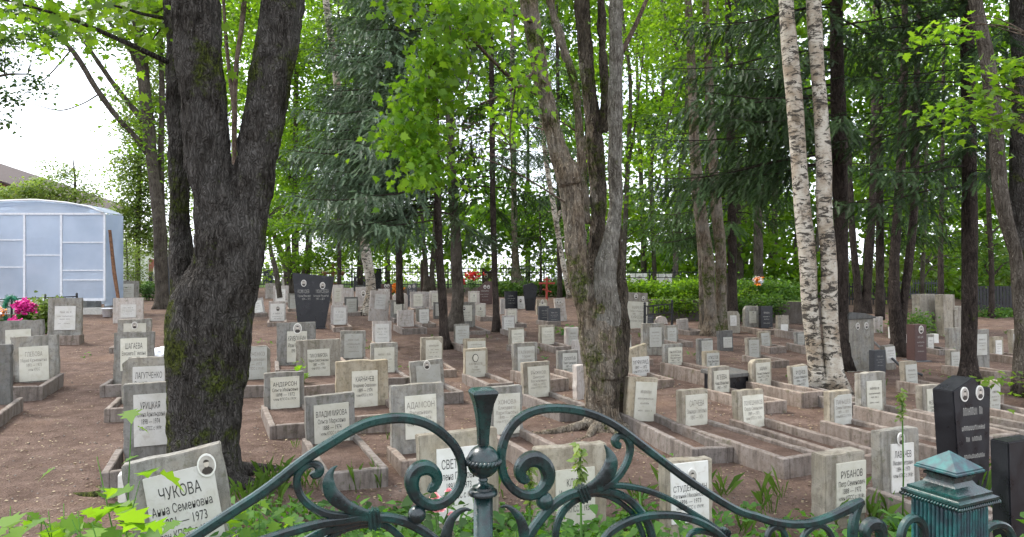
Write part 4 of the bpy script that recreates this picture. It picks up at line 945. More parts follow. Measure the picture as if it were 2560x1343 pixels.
def big_maple():
    off = Vector((S1[0][0][0], Z1, 0))
    root = empty("maple_tree", off, label="huge dark maple forking in two with moss up its bole, nearest tree", cat="tree", group=TREEGROUP)
    melted("trunk", S1, M["bark_maple_dark"], root, off, .016, 3, .5)
    root_mesh(off, root, [(-150, .9), (-100, 1.0), (-60, 1.2), (-20, 1.0), (30, .8), (200, .8)], .34, .09, "bark_maple_dark")
    rg = [reg(600, -500, 7.5, 700, 240, 5200), reg(200, -10, 7, 230, 45, 260), reg(30, -60, 6, 200, 60, 200), reg(350, 40, 8, 100, 60, 380)]
    pos, cents = clumps(rg, 5, (.34, .34, .09), 30, .3)
    V, k = leaf_field(pos, .105, MAPLE2D, up=.35, seed=5, droop=.5)
    link("crown", mesh_np("crown", V - np.array(off), k=k), M["leaf_maple"], root)
    L = limbs(dense(S1[1:4]), cents, 5, 40, .04)
    VV, FF, o_ = [], [], 0
    for st in L:
        S = resample(st, 10); V, Fc = tube_np(S[:, :3], np.maximum(S[:, 3], .004), 6); VV.append(V); FF.append(Fc + o_); o_ += len(V)
    link("branches", mesh_np("branches", np.vstack(VV) - np.array(off), np.vstack(FF), smooth=True), M["bark_maple_dark"], root)
big_maple()

Z2 = 8.6
S2 = [px_stem([(1508, 1085, 118), (1508, 1040, 88), (1506, 950, 92), (1495, 870, 96), (1470, 780, 78), (1448, 700, 70), (1441, 620, 66), (1430, 520, 62), (1418, 445, 66), (1388, 350, 55), (1368, 260, 51), (1342, 130, 50), (1322, 0, 54), (1290, -300, 45), (1200, -1000, 28)], Z2),
      px_stem([(1500, 900, 70), (1497, 800, 64), (1494, 700, 52), (1492, 620, 42), (1495, 520, 46), (1492, 400, 52), (1477, 260, 46), (1463, 130, 46), (1455, 0, 47), (1440, -300, 40), (1420, -1000, 22)], Z2, dz=[.2, .25, .3, .35, .35, .35, .35, .35, .35, .4, .5]),
      px_stem([(1520, 940, 90), (1519, 830, 80), (1514, 720, 62), (1518, 650, 56), (1530, 590, 48), (1538, 520, 42), (1538, 400, 43), (1538, 260, 44), (1540, 130, 42), (1540, 0, 42), (1545, -300, 36), (1600, -1000, 22)], Z2, dz=[-.05, -.1, -.1, -.08, -.05, 0, 0, 0, 0, 0, 0, .2]),
      px_stem([(1462, 560, 30), (1456, 450, 26), (1447, 300, 22), (1434, 200, 23), (1402, 100, 27), (1376, 0, 26), (1330, -250, 20)], Z2, dz=[.3, .3, .3, .3, .3, .3, .3]),
      px_stem([(1528, 1075, 60), (1540, 960, 58), (1548, 850, 52), (1547, 740, 44), (1548, 650, 32), (1542, 560, 22)], Z2, dz=[.2, .35, .42, .45, .45, .45]),
      px_stem([(1512, 330, 20), (1512, 240, 22), (1506, 120, 22), (1502, 0, 20), (1490, -200, 16)], Z2, dz=[.3] * 5),
      px_stem([(1425, 460, 60), (1418, 425, 62), (1402, 395, 40)], Z2, dz=[-.03, -.05, 0])]
S2 = [[(x, y, z, r * (.80 if i > 3 else .95)) for i, (x, y, z, r) in enumerate(s)] for s in S2]
def centre_maple():
    off = Vector((S2[0][0][0], Z2, 0))
    root = empty("maple_tree", off, label="pale barked maple with four stems rising from one foot", cat="tree", group=TREEGROUP)
    melted("trunk", S2, M["bark_maple_pale"], root, off, .0125, 8, .16, rough=.02)
    tr_ = [o for o in root.children if o.name.startswith("trunk")][0]; me = tr_.data
    me.materials.append(M["bark_maple_brown"]); me.materials.append(M["bark_maple_grey"])
    D2 = [resample(s, 60)[:, :3] - np.array(off) for s in S2]; kind = [0, 1, 2, 0, 1, 1, 0]
    C_ = np.empty(len(me.polygons) * 3); me.polygons.foreach_get("center", C_); C_ = C_.reshape(-1, 3); best = np.full(len(C_), 9.); idx = np.zeros(len(C_), int)
    jit_ = np.array([mnoise.noise(Vector(c) * 7) for c in C_]) * .05
    for s_, (Dp, kk) in enumerate(zip(D2, kind)):
        dd = np.min(np.linalg.norm(C_[:, None, :] - Dp[None], axis=2), axis=1) - (.05 if kk == 0 else 0) + (jit_ if kk else 0)
        u_ = dd < best; best[u_] = dd[u_]; idx[u_] = kk
    low = C_[:, 2] < 1.25 + jit_ * 9; idx[low & (idx == 2)] = 0; idx[low & (C_[:, 0] > .10 + jit_ * 1.5) & (C_[:, 2] > .25)] = 1
    me.polygons.foreach_set("material_index", idx.astype(np.int32)); me.update()
    root_mesh(off, root, [(-160, 1.3), (-120, .9), (-75, 1.1), (-35, 1.2), (10, .9), (70, .8)], .16, .06, "bark_maple_pale")
    # long low bough sweeping to the left with the bright hanging spray
    br = [px_stem([(1330, 190, 14), (1290, 205, 11), (1230, 150, 9), (1160, 90, 8), (1090, 150, 6), (1060, 240, 5)], Z2, dz=[0, -.4, -.9, -1.3, -1.5, -1.6]),
          px_stem([(1350, 240, 12), (1300, 215, 9), (1250, 240, 7), (1200, 260, 4)], Z2, dz=[0, .2, .3, .4]),
          px_stem([(1345, 60, 12), (1240, 20, 9), (1150, 40, 8), (1080, 20, 6), (990, 60, 4)], Z2, dz=[0, -.6, -1, -1.2, -1.4]),
          px_stem([(1160, 90, 7), (1180, 170, 5), (1150, 260, 3)], Z2, dz=[-1.3, -1.3, -1.3]),
          px_stem([(1290, 205, 6), (1275, 330, 4), (1280, 420, 3)], Z2, dz=[-.4, -.4, -.4]),
          px_stem([(1555, 130, 14), (1590, 60, 12), (1625, -20, 9)], Z2, dz=[0, .1, .2])]
    me = stem_mesh(br, seg=8, n=24, rough=.004, seed=2); me.transform(Matrix.Translation(-off)); link("boughs", me, M["bark_brown"], root)
    zb = 7.2
    rg = [reg(1130, 50, zb, 75, 60, 430, .5), reg(1105, 150, zb, 62, 50, 380, .4), reg(1075, 230, zb, 58, 40, 330, .35), reg(1030, 310, zb, 52, 40, 330, .3), reg(1055, 395, zb, 45, 34, 230, .25), reg(1085, 450, zb, 26, 26, 110, .2),
          reg(990, 350, zb, 26, 24, 90, .2), reg(1000, 30, zb, 26, 18, 60, .2), reg(1230, 30, zb + .6, 60, 36, 160, .5), reg(1290, 250, zb + 1, 45, 50, 130, .4), reg(1310, 150, 8.2, 40, 40, 70, .3),
          reg(1300, -30, 9, 160, 40, 330), reg(1400, -420, 9, 520, 260, 2600), reg(1280, 320, 9.5, 30, 30, 50)]
    pos, cents = clumps(rg, 15, (.15, .15, .07), 13, .2)
    V, k = leaf_field(pos, .088, MAPLE2D, up=.36, seed=15, droop=.6)
    link("crown", mesh_np("crown", V - np.array(off), k=k), M["leaf_bright"], root)
    L = limbs(dense(br + S2[:4]), cents, 15, 90, .012)
    VV, FF, o_ = [], [], 0
    for st in L:
        S = resample(st, 10); V, Fc = tube_np(S[:, :3], np.maximum(S[:, 3], .003), 5); VV.append(V); FF.append(Fc + o_); o_ += len(V)
    link("twigs", mesh_np("twigs", np.vstack(VV) - np.array(off), np.vstack(FF), smooth=True), M["bark_brown"], root)
centre_maple()

def top(px, py, Z, rx, ry, n, rz=None): return reg(px, py, Z, rx, ry, n, rz)

# -- birches
tree("birch_tree", "peeling birch with a split rotten foot, darker of the two side by side", "tree",
     [px_stem([(2045, 990, 66), (2043, 950, 42), (2034, 850, 42), (2023, 740, 40), (2019, 650, 41), (2006, 520, 42), (1997, 400, 40), (1987, 260, 39), (1975, 130, 40), (1965, 0, 35), (1945, -350, 32), (1920, -900, 22), (1900, -1500, 8)], 10.9)],
     "bark_birch", [top(1930, -420, 11, 330, 260, 3800)], "leaf_mid", .07, LEAF6, 31, 40, rough=.014, flare=.35, nl=12)
tree("birch_tree", "straight white birch right beside the peeling one", "tree",
     [px_stem([(2092, 990, 66), (2088, 950, 46), (2078, 850, 40), (2073, 740, 40), (2072, 650, 38), (2060, 520, 39), (2060, 400, 38), (2051, 260, 34), (2041, 130, 34), (2034, 0, 36), (2020, -350, 30), (2010, -900, 20), (2000, -1500, 8)], 10.8)],
     "bark_birch", [top(2100, -420, 11, 330, 260, 3800)], "leaf_mid", .07, LEAF6, 32, 40, rough=.012, flare=.3, nl=12)
tree("birch_tree", "slender bent birch rising through the spruce boughs behind the old graves", "tree",
     [px_stem([(920, 800, 42), (922, 760, 27), (928, 720, 25), (918, 650, 26), (905, 590, 24), (890, 520, 21), (868, 400, 20), (857, 330, 21), (845, 230, 17), (832, 120, 16), (818, 30, 16), (800, -200, 14), (790, -500, 8)], 25)],
     "bark_birch", [top(800, -180, 25, 130, 150, 2500)], "leaf_mid", .10, LEAF6, 33, 40, rough=.02, flare=.5, nl=10)
tree("birch_tree", "rough barked birch with a mossy foot between two spruces", "tree",
     [px_stem([(1136, 838, 50), (1140, 790, 36), (1146, 740, 29), (1141, 650, 27), (1138, 560, 25), (1130, 450, 23), (1126, 300, 22), (1120, 100, 20), (1115, -150, 18), (1110, -500, 8)], 20)],
     "bark_far", [top(1110, -150, 20, 150, 130, 1800)], "leaf_mid", .09, LEAF6, 34, 40, rough=.03, flare=.6, nl=8)

# -- left group
tree("maple_tree", "maple beyond the footpath with two bare boughs leaning over the greenhouse", "tree",
     [px_stem([(406, 785, 52), (405, 740, 33), (402, 650, 32), (399, 560, 31), (388, 460, 28), (378, 380, 28), (370, 300, 27), (358, 190, 29), (349, 100, 26), (330, -100, 20), (300, -400, 10)], 28),
      px_stem([(404, 560, 18), (403, 480, 15), (402, 380, 14), (405, 250, 13), (402, 120, 11), (401, 0, 9), (395, -150, 5)], 28, dz=[.3] * 7),
      px_stem([(370, 385, 17), (345, 350, 14), (290, 290, 13), (240, 220, 13), (182, 128, 12), (120, 72, 10), (60, 40, 8), (0, 25, 6)], 28, dz=[0, -.3, -.8, -1.2, -1.6, -2, -2.4, -2.8]),
      px_stem([(362, 305, 15), (300, 232, 13), (245, 155, 11), (205, 95, 10), (160, 45, 8), (120, 0, 6)], 28, dz=[0, .3, .6, .9, 1.2, 1.5]),
      px_stem([(350, 170, 13), (318, 110, 12), (280, 65, 9), (250, 20, 6)], 28),
      px_stem([(245, 237, 4), (205, 260, 3), (150, 276, 3), (90, 262, 2), (40, 245, 2)], 28),
      px_stem([(182, 128, 4), (130, 118, 3), (60, 118, 3), (0, 112, 2)], 28),
      px_stem([(175, 128, 4), (120, 190, 3), (60, 235, 2), (0, 262, 2)], 28)],
     "bark_far", [reg(330, 20, 28, 120, 70, 1600), reg(420, 60, 28, 60, 90, 1500), reg(150, 60, 27, 130, 35, 800), reg(385, 330, 28, 45, 120, 700), reg(300, 230, 28, 40, 20, 160), reg(60, 90, 26, 80, 30, 380), reg(400, -150, 28, 250, 120, 3000), reg(300, 95, 28, 50, 30, 350)],
     "leaf_maple", .17, LEAF6, 41, 30, spread=(.5, .5, .16), rough=.03, nl=14)
tree("alder_tree", "tree mostly outside the frame whose small leaved sprays hang at the upper left edge", "tree",
     [px_stem([(-260, 1150, 60), (-250, 800, 50), (-240, 500, 45), (-230, 100, 38), (-200, -300, 25)], 13, dz=[0] * 5), px_stem([(-238, 300, 20), (-120, 230, 12), (0, 190, 7), (70, 185, 4)], 13), px_stem([(-238, 420, 20), (-120, 330, 12), (0, 255, 5)], 13), px_stem([(-232, 120, 20), (-100, 60, 12), (40, 20, 7), (110, 30, 4)], 13)],
     "bark_far", [reg(20, 100, 13, 50, 26, 330), reg(90, 205, 13, 36, 22, 200), reg(5, 250, 13, 24, 36, 200), reg(100, 85, 13, 45, 26, 260), reg(15, 155, 13, 22, 22, 120), reg(70, 20, 13, 80, 26, 420), reg(5, 305, 13, 18, 16, 80), reg(-200, 50, 13, 150, 250, 2500)],
     "leaf_dark", .075, LEAF6, 42, 20, spread=(.13, .13, .06), rough=.02, nl=30, gap=.1, limbr=.012)
tree("rowan_tree", "pale airy little tree standing behind the greenhouse roof", "tree",
     [px_stem([(190, 900, 8), (188, 500, 6), (186, 430, 4), (182, 395, 2)], 34)], "bark_far",
     [reg(140, 420, 34, 40, 30, 420), reg(190, 450, 34, 50, 40, 520), reg(110, 470, 33, 70, 26, 1700), reg(190, 490, 34, 60, 24, 1000), reg(50, 482, 33, 60, 20, 1200)], "leaf_pale", .12, LEAF6, 43, 22, spread=(.25, .25, .14), nl=10, gap=.2)
tree("maple_tree", "light green tree seen between the greenhouse and the mossy trunk", "tree",
     [px_stem([(345, 780, 14), (345, 600, 12), (350, 400, 10), (355, 250, 6)], 40)], "bark_far",
     [reg(345, 440, 40, 42, 90, 4200), reg(360, 300, 40, 45, 80, 3600), reg(325, 545, 40, 45, 45, 2400), reg(385, 190, 40, 45, 90, 3000), reg(450, 480, 42, 50, 130, 2800), reg(370, 600, 40, 40, 40, 1600)], "leaf_pale", .17, LEAF6, 44, 26, spread=(.5, .5, .2), nl=14, gap=.3)
tree("shrub", "feathery pale bush between the greenhouse corner and the red monument", "bush",
     [px_stem([(320, 735, 6), (318, 660, 4), (316, 600, 2)], 36)], "bark_far", [reg(315, 650, 36, 40, 50, 1700), reg(350, 690, 36, 34, 26, 700), reg(300, 610, 36, 20, 26, 300)], "leaf_pale", .09, LEAF6, 45, 24, spread=(.2, .2, .2), nl=8, group=None)

# -- middle distance maples
tree("maple_tree", "slim many stemmed maple right behind the forked mossy trunk", "tree",
     [px_stem([(742, 735, 26), (740, 690, 20), (738, 600, 18), (738, 500, 16), (738, 380, 13), (740, 250, 12), (742, 100, 10), (745, -100, 8), (745, -300, 4)], 35),
      px_stem([(755, 730, 24), (765, 680, 20), (772, 600, 16), (775, 500, 14), (772, 420, 12), (768, 300, 8)], 35), px_stem([(724, 740, 20), (712, 660, 16), (690, 600, 12), (672, 560, 9)], 35), px_stem([(738, 480, 11), (715, 420, 9), (698, 400, 9), (690, 330, 7)], 35), px_stem([(728, 730, 18), (722, 660, 16), (716, 560, 10)], 35)],
     "bark_far", [reg(740, 330, 35, 90, 140, 6400), reg(740, 120, 35, 110, 110, 6000), reg(700, 530, 34, 60, 50, 2200), reg(800, 500, 34, 70, 70, 2600), reg(780, 640, 34, 100, 30, 1800), reg(760, -80, 35, 200, 110, 2500)],
     "leaf_bright", .15, LEAF6, 51, 30, spread=(.5, .5, .13), nl=26, rough=.03)
tree("maple_tree", "young maple with low golden green spray beside the forked mossy trunk", "tree",
     [px_stem([(700, 745, 14), (690, 680, 12), (676, 620, 10), (672, 540, 7)], 26)], "bark_far",
     [reg(705, 560, 24, 70, 24, 700), reg(690, 600, 24, 50, 22, 350), reg(740, 530, 26, 50, 30, 300)], "leaf_bright", .14, LEAF6, 52, 24, spread=(.35, .35, .08), nl=14, group=TREEGROUP)
tree("maple_tree", "slim maple seen in the fork of the mossy trunk", "tree",
     [px_stem([(590, 800, 14), (588, 500, 12), (586, 300, 12), (590, 170, 12), (605, 60, 13), (612, -50, 12), (620, -300, 6)], 21), px_stem([(588, 300, 10), (570, 150, 9), (560, 20, 8), (555, -120, 5)], 21)],
     "bark_brown", [reg(590, 60, 22, 50, 90, 1000), reg(590, 260, 24, 40, 90, 700), reg(620, -100, 21, 120, 100, 1500)], "leaf_bright", .14, LEAF6, 53, 26, spread=(.4, .4, .12), nl=14)
tree("linden_tree", "thin dark pole of a tree beside the wooden cross", "tree",
     [px_stem([(848, 722, 10), (848, 600, 9), (846, 400, 8), (846, 100, 7), (846, -150, 4)], 32)], "bark_spruce",
     [reg(830, 80, 32, 70, 80, 1500), reg(850, 620, 33, 60, 30, 700), reg(860, 250, 34, 60, 60, 700)], "leaf_maple", .14, LEAF6, 54, 28, spread=(.45, .45, .13), nl=12)
tree("maple_tree", "dark slim trunk directly behind the slender bent birch", "tree",
     [px_stem([(900, 712, 14), (900, 640, 13), (896, 500, 11), (892, 300, 9), (890, 100, 6)], 34)], "bark_spruce",
     [reg(880, 570, 35, 80, 50, 1100), reg(960, 600, 36, 80, 40, 1000), reg(880, 180, 35, 70, 120, 1200)], "leaf_mid", .14, LEAF6, 55, 28, spread=(.45, .45, .15), nl=12)
tree("maple_tree", "split stump like double trunk beside the tall red brown slab", "tree",
     [px_stem([(1068, 728, 24), (1066, 690, 14), (1062, 640, 12), (1056, 560, 10), (1050, 400, 8)], 38), px_stem([(1078, 728, 22), (1080, 680, 14), (1084, 620, 12), (1090, 500, 9), (1094, 350, 6)], 38)],
     "bark_far", [reg(1070, 560, 38, 60, 60, 900), reg(1040, 620, 38, 60, 20, 350)], "leaf_mid", .14, LEAF6, 56, 28, spread=(.45, .45, .15), nl=8)
tree("maple_tree", "broad flared tree foot standing by the far fence above the red cross", "tree",
     [px_stem([(1294, 735, 62), (1292, 700, 30), (1288, 640, 18), (1286, 560, 15), (1284, 420, 14), (1282, 200, 12), (1280, 0, 9)], 40)], "bark_maple_pale",
     [reg(1290, 420, 41, 80, 90, 1500), reg(1300, 560, 41, 90, 40, 900), reg(1270, 200, 41, 90, 120, 1500)], "leaf_mid", .15, LEAF6, 57, 28, spread=(.5, .5, .15), nl=14)
tree("birch_tree", "thin leaning birch hidden behind the pale four stemmed maple", "tree",
     [px_stem([(1425, 745, 16), (1405, 640, 13), (1385, 520, 13), (1365, 400, 12), (1352, 280, 9), (1340, 100, 7)], 30)], "bark_birch",
     [reg(1350, 250, 30, 70, 120, 1300), reg(1400, 560, 32, 60, 60, 700)], "leaf_mid", .11, LEAF6, 58, 28, spread=(.4, .4, .15), nl=12)
tree("maple_tree", "maple with twin trunks and a mossy third stem in the middle of the right rows", "tree",
     [px_stem([(1780, 850, 50), (1778, 800, 34), (1772, 720, 31), (1768, 640, 32), (1755, 560, 32), (1745, 480, 30), (1738, 380, 27), (1730, 200, 22), (1720, 0, 18), (1700, -300, 9)], 18.5),
      px_stem([(1795, 845, 40), (1802, 780, 28), (1803, 700, 27), (1800, 620, 28), (1790, 500, 26), (1780, 350, 22), (1770, 150, 20), (1760, -100, 14)], 18.5, dz=[.2] * 8),
      px_stem([(1758, 830, 22), (1756, 740, 17), (1752, 640, 16), (1744, 540, 14), (1730, 420, 9)], 18.5, dz=[.5] * 5)],
     "bark_maple_pale", [reg(1720, 60, 19, 110, 110, 1500), reg(1650, 400, 20, 60, 90, 500), reg(1700, -200, 18, 250, 140, 2200)], "leaf_maple", .12, LEAF6, 59, 28, spread=(.4, .4, .12), nl=18, rough=.03)
for i, (x, y0, w_, Z, lab) in enumerate([(1560, 790, 14, 32, "thin maple in the bright gap right of the pale maple stems"), (1640, 780, 12, 34, "slender maple with sky shining through, left of the dark spruce boughs"), (1690, 780, 15, 30, "curving maple trunk at the edge of the dark spruce boughs"),
                                        (1850, 760, 20, 34, "grey maple trunk above the hedge with orange flowers"), (1900, 760, 24, 31, "stout far trunk left of the peeling birch")]):
    g = random.Random(i)
    tree("maple_tree", lab, "tree", [px_stem([(x, y0, w_ * 1.5), (x - 3, y0 - 80, w_), (x + g.uniform(-15, 15), 400, w_ * .8), (x + g.uniform(-30, 30), 200, w_ * .65), (x + g.uniform(-40, 40), 0, w_ * .5), (x, -250, w_ * .2)], Z),
          px_stem([(x, 480, w_ * .5), (x + g.choice((-25, 25)), 330, w_ * .4), (x + g.choice((-50, 50)), 120, w_ * .3)], Z)], "bark_far",
         [reg(x, 100, Z, 75, 130, 1500), reg(x + g.uniform(-20, 20), 330, Z, 70, 110, 1200), reg(x, 560, Z + 2, 70, 70, 900), reg(x, -150, Z, 110, 100, 1000)], ("leaf_maple", "leaf_bright")[i % 2], .14, LEAF6, 60 + i, 24, spread=(.42, .42, .14), nl=20, gap=.5)

# -- right hand trees
R_ = [("maple_tree", "dark slim trunk right of the white birch with hanging spruce twigs before it", [[(2158, 800, 34), (2165, 760, 24), (2172, 650, 20), (2182, 500, 18), (2186, 300, 17), (2188, 100, 15), (2190, -200, 10)], [(2150, 790, 22), (2142, 700, 17), (2132, 600, 16), (2126, 480, 14), (2120, 300, 10)]], 26, "bark_spruce", [(2180, 60, 110, 120, 1700), (2150, 420, 80, 90, 1000)]),
      ("maple_tree", "dark trunk forking low into two straight stems behind the grey double stele", [[(2248, 905, 52), (2243, 850, 34), (2236, 750, 27), (2237, 650, 24), (2246, 500, 21), (2253, 400, 21), (2258, 250, 17), (2262, 100, 16), (2262, -200, 12)], [(2250, 860, 26), (2258, 760, 20), (2272, 660, 22), (2285, 520, 21), (2288, 380, 19), (2292, 200, 14), (2296, 50, 12), (2300, -200, 9)]], 14.8, "bark_spruce", [(2280, 40, 110, 90, 900), (2240, 260, 70, 90, 350)]),
      ("maple_tree", "long pale stem leaning across the upper right corner", [[(2560, 980, 60), (2556, 840, 34), (2548, 740, 32), (2540, 640, 31), (2520, 570, 32), (2505, 500, 33), (2495, 400, 34), (2482, 250, 34), (2462, 120, 32), (2438, 0, 30), (2390, -300, 22), (2340, -700, 10)]], 10, "bark_far", [(2420, -230, 260, 150, 1800)]),
      ("maple_tree", "thick mossy trunk cut by the right edge", [[(2585, 1000, 80), (2575, 850, 60), (2572, 720, 62), (2562, 600, 62), (2560, 400, 56), (2560, 200, 54), (2556, 0, 52), (2550, -300, 44), (2540, -700, 20)]], 10.6, "bark_maple_dark", [(2560, -250, 260, 150, 1600)]),
      ("maple_tree", "thin far stem between the forked dark trunk and the straight spruce", [[(2355, 800, 14), (2352, 700, 13), (2352, 600, 11), (2356, 400, 9), (2360, 100, 6)]], 24, "bark_spruce", [(2350, 560, 80, 80, 900), (2360, 250, 90, 120, 1000)]),
      ("maple_tree", "slender tree with low fresh green layers left of the straight spruce", [[(2310, 790, 12), (2306, 700, 10), (2312, 560, 9), (2318, 300, 7)]], 28, "bark_far", [(2330, 640, 90, 50, 1000), (2250, 560, 70, 60, 800)]),
      ("maple_tree", "bright maple filling the gap between the straight spruce and the edge", [[(2480, 800, 14), (2478, 650, 12), (2470, 450, 10), (2475, 200, 7)]], 24, "bark_spruce", [(2490, 620, 80, 70, 1400), (2480, 420, 80, 90, 1000)]),
      ("maple_tree", "young maple whose layered leaves hang before the upper right trunks", [[(2640, 1000, 20), (2630, 700, 16), (2620, 400, 12), (2600, 100, 8)]], 8, "bark_brown", [(2450, 240, 90, 22, 130), (2400, 280, 60, 18, 80), (2540, 150, 70, 30, 110), (2360, 70, 60, 20, 90), (2545, 945, 60, 18, 60), (2540, 290, 60, 20, 90)])]
for i, (nm, lab, st, Z, bk, rg) in enumerate(R_):
    near = Z == 8
    tree(nm, lab, "tree", [px_stem(s, Z) for s in st], bk, [reg(a, b_, Z + (0 if near else 1), c_, d_, n_) for a, b_, c_, d_, n_ in rg], ("leaf_mid", "leaf_maple", "leaf_bright")[i % 3] if i in (5, 6, 7) else ("leaf_maple", "leaf_mid")[i % 2],
         .10 if near else .12, MAPLE2D if near else LEAF6, 80 + i, 14 if near else 28, spread=(.2, .2, .04) if near else (.4, .4, .1), nl=18, rough=.025, up=.7 if near else .55)

# ------------------------------------------------------------------ spruces
def twig_template(n=8, L=.19):
    """one spruce twig: small needle tufts either side of its axis, along +x, 3 verts each"""
    V = []
    for i in range(n):
        t = (i + .5) / n; x = t * L; h = (.036 * (1 - .45 * t))
        for sgn in (-1, 1):
            for up_ in (-.35, .55):
                V += [(x - .009, 0, 0), (x + .012, 0, 0), (x + h * .75, sgn * h, up_ * h)]
    V += [(L - .02, -.008, 0), (L - .02, .008, 0), (L + .03, 0, 0)]
    return np.array(V)
TWIG = twig_template()
def spruce(label, trunk, Z, z_lo, z_hi, Lmax, nb, leaf_m, seed, side=None, bark_m="bark_spruce", droop=.35, dens=1.0, cut=None):
    """boughs with hanging side twigs; side: optional azimuth window [(a0,a1)...] weights"""
    g = np.random.default_rng(seed); st = px_stem(trunk, Z); D = resample(st, 60)
    off = np.array([st[0][0], st[0][1], 0])
    root = empty("spruce_tree", tuple(off), label=label, cat="tree", group=TREEGROUP)
    top_z = D[-1][2]
    BV, BF, bo = [], [], 0; TP, TD, TS = [], [], []
    for b in range(nb):
        z = z_lo + (z_hi - z_lo) * (b + g.uniform(0, 1)) / nb
        i = int(np.argmin(abs(D[:, 2] - z))); q = D[i]
        az = g.uniform(0, 2 * np.pi)
        if side is not None and g.uniform() < .75: az = math.radians(g.uniform(*side))
        L = Lmax * (1 - .55 * (z - z_lo) / (z_hi - z_lo)) * g.uniform(.55, 1.08)
        m = 12; t = np.linspace(0, 1, m)
        hx, hy = math.cos(az), math.sin(az); dr = droop * g.uniform(.6, 1.3)
        P = np.stack([q[0] + hx * L * t, q[1] + hy * L * t, z + L * (.12 * t - dr * 1.3 * t ** 1.6 + dr * .75 * t ** 3)], 1)
        P += np.cumsum(g.normal(0, .012, P.shape), 0)
        V, Fc = tube_np(P, .018 * L / 2.5 * (1 - .85 * t) + .003, 5); BV.append(V); BF.append(Fc + bo); bo += len(V)
        # side branchlets
        nb2 = int(L * 14 * dens)
        for k in range(nb2):
            tt = .18 + .82 * (k + g.uniform(0, 1)) / nb2; j = min(m - 2, int(tt * (m - 1))); fr = tt * (m - 1) - j
            p = P[j] * (1 - fr) + P[j + 1] * fr; sgn = 1 if k % 2 else -1
            l2 = L * .30 * (1.15 - tt) * g.uniform(.6, 1.2) + .10
            ang = az + sgn * g.uniform(.5, 1.15); hang = g.uniform(.25, 1.1)
            dv = np.array([math.cos(ang), math.sin(ang), -hang]); dv /= np.linalg.norm(dv)
            nt_ = max(1, int(l2 / .075))
            for s_ in range(nt_):
                f = (s_ + .5) / nt_
                pp = p + dv * l2 * f - np.array([0, 0, .25 * l2 * f * f])
                TP.append(pp); TD.append((math.cos(ang + g.normal(0, .45)), math.sin(ang + g.normal(0, .45)), -hang * g.uniform(.5, 1.8) - .2 * f)); TS.append(g.uniform(.6, 1.05))
        for f in (.85, .93, 1.0):
            j = min(m - 1, int(f * (m - 1))); TP.append(P[j]); TD.append((hx, hy, -.15)); TS.append(1.3)
    TP, TD, TS = np.array(TP), np.array(TD), np.array(TS)
    TD /= np.linalg.norm(TD, axis=1, keepdims=True)
    S_ = np.cross(TD, np.array([0, 0, 1.])); S_ /= np.linalg.norm(S_, axis=1, keepdims=True) + 1e-6; U_ = np.cross(S_, TD)
    V = TP[:, None, :] + TS[:, None, None] * (TWIG[None, :, 0:1] * TD[:, None, :] + TWIG[None, :, 1:2] * S_[:, None, :] + TWIG[None, :, 2:3] * U_[:, None, :])
    me = stem_mesh([st], seg=16, rough=.02, seed=seed, flare=.5); me.transform(Matrix.Translation(-Vector(off))); link("trunk", me, M[bark_m], root)
    link("boughs", mesh_np("boughs", np.vstack(BV) - off, np.vstack(BF), smooth=True), M[bark_m], root)
    link("crown", mesh_np("crown", V.reshape(-1, 3) - off, k=3), M[leaf_m], root)
    return len(TP)

spruce("thin dark spruce with blue green boughs spreading left, centre of the graves", [(1112, 880, 34), (1110, 830, 22), (1106, 740, 22), (1098, 640, 20), (1094, 500, 18), (1090, 300, 16), (1086, 100, 14), (1080, -200, 10), (1076, -500, 4)], 16, 2.7, 11.5, 3.2, 110, "needle_blue", 1, (140, 250), dens=1.15)
spruce("spruce behind the thin dark one, its drooping boughs pale at the tips", [(1000, 760, 22), (998, 680, 18), (996, 500, 17), (992, 250, 14), (990, 0, 11), (985, -400, 4)], 21, 3.4, 15, 3.2, 110, "needle_blue", 2, (150, 290), dens=1.1)
spruce("brown spotted spruce trunk with dark crown right of the rough barked birch", [(1243, 845, 26), (1241, 800, 18), (1238, 720, 15), (1236, 640, 15), (1232, 500, 14), (1230, 300, 14), (1228, 100, 12), (1224, -300, 6)], 19.5, 3.3, 13, 2.5, 56, "needle_dark", 3, (120, 420))
spruce("dark spruce trunk standing right behind the two birches", [(2108, 930, 46), (2106, 850, 34), (2105, 740, 30), (2104, 640, 32), (2101, 500, 36), (2097, 300, 36), (2092, 100, 32), (2088, -200, 24), (2080, -700, 8)], 13, 3.5, 11.5, 3.3, 64, "needle_dark", 4, (130, 260), dens=1.1)
spruce("dense dark spruce left of the birches over the twin trunk maple", [(1832, 815, 30), (1832, 740, 22), (1830, 600, 21), (1828, 400, 20), (1824, 200, 18), (1820, 0, 15), (1815, -400, 5)], 22, 2.4, 15, 3.3, 96, "needle_green", 5, (150, 400), dens=1.1)
spruce("straight bare spruce trunk near the right edge with sagging side boughs", [(2424, 965, 52), (2422, 900, 38), (2424, 800, 37), (2425, 640, 36), (2424, 480, 35), (2422, 300, 34), (2418, 100, 30), (2412, -200, 22), (2405, -600, 8)], 11.7, 3.0, 9.5, 2.3, 46, "needle_dark", 6, (150, 260))
spruce("shaded spruce far between the birches and the forked dark trunk", [(2200, 800, 22), (2200, 600, 18), (2200, 300, 15), (2198, 0, 11), (2195, -300, 5)], 21, 2.6, 12, 2.6, 60, "needle_green", 7, (180, 380))
spruce("small sparse spruce by the far fence near the red cross", [(1352, 735, 8), (1352, 640, 6), (1350, 560, 5), (1350, 480, 3)], 36, .9, 5.0, 2.2, 26, "needle_dark", 8, None, dens=.7)
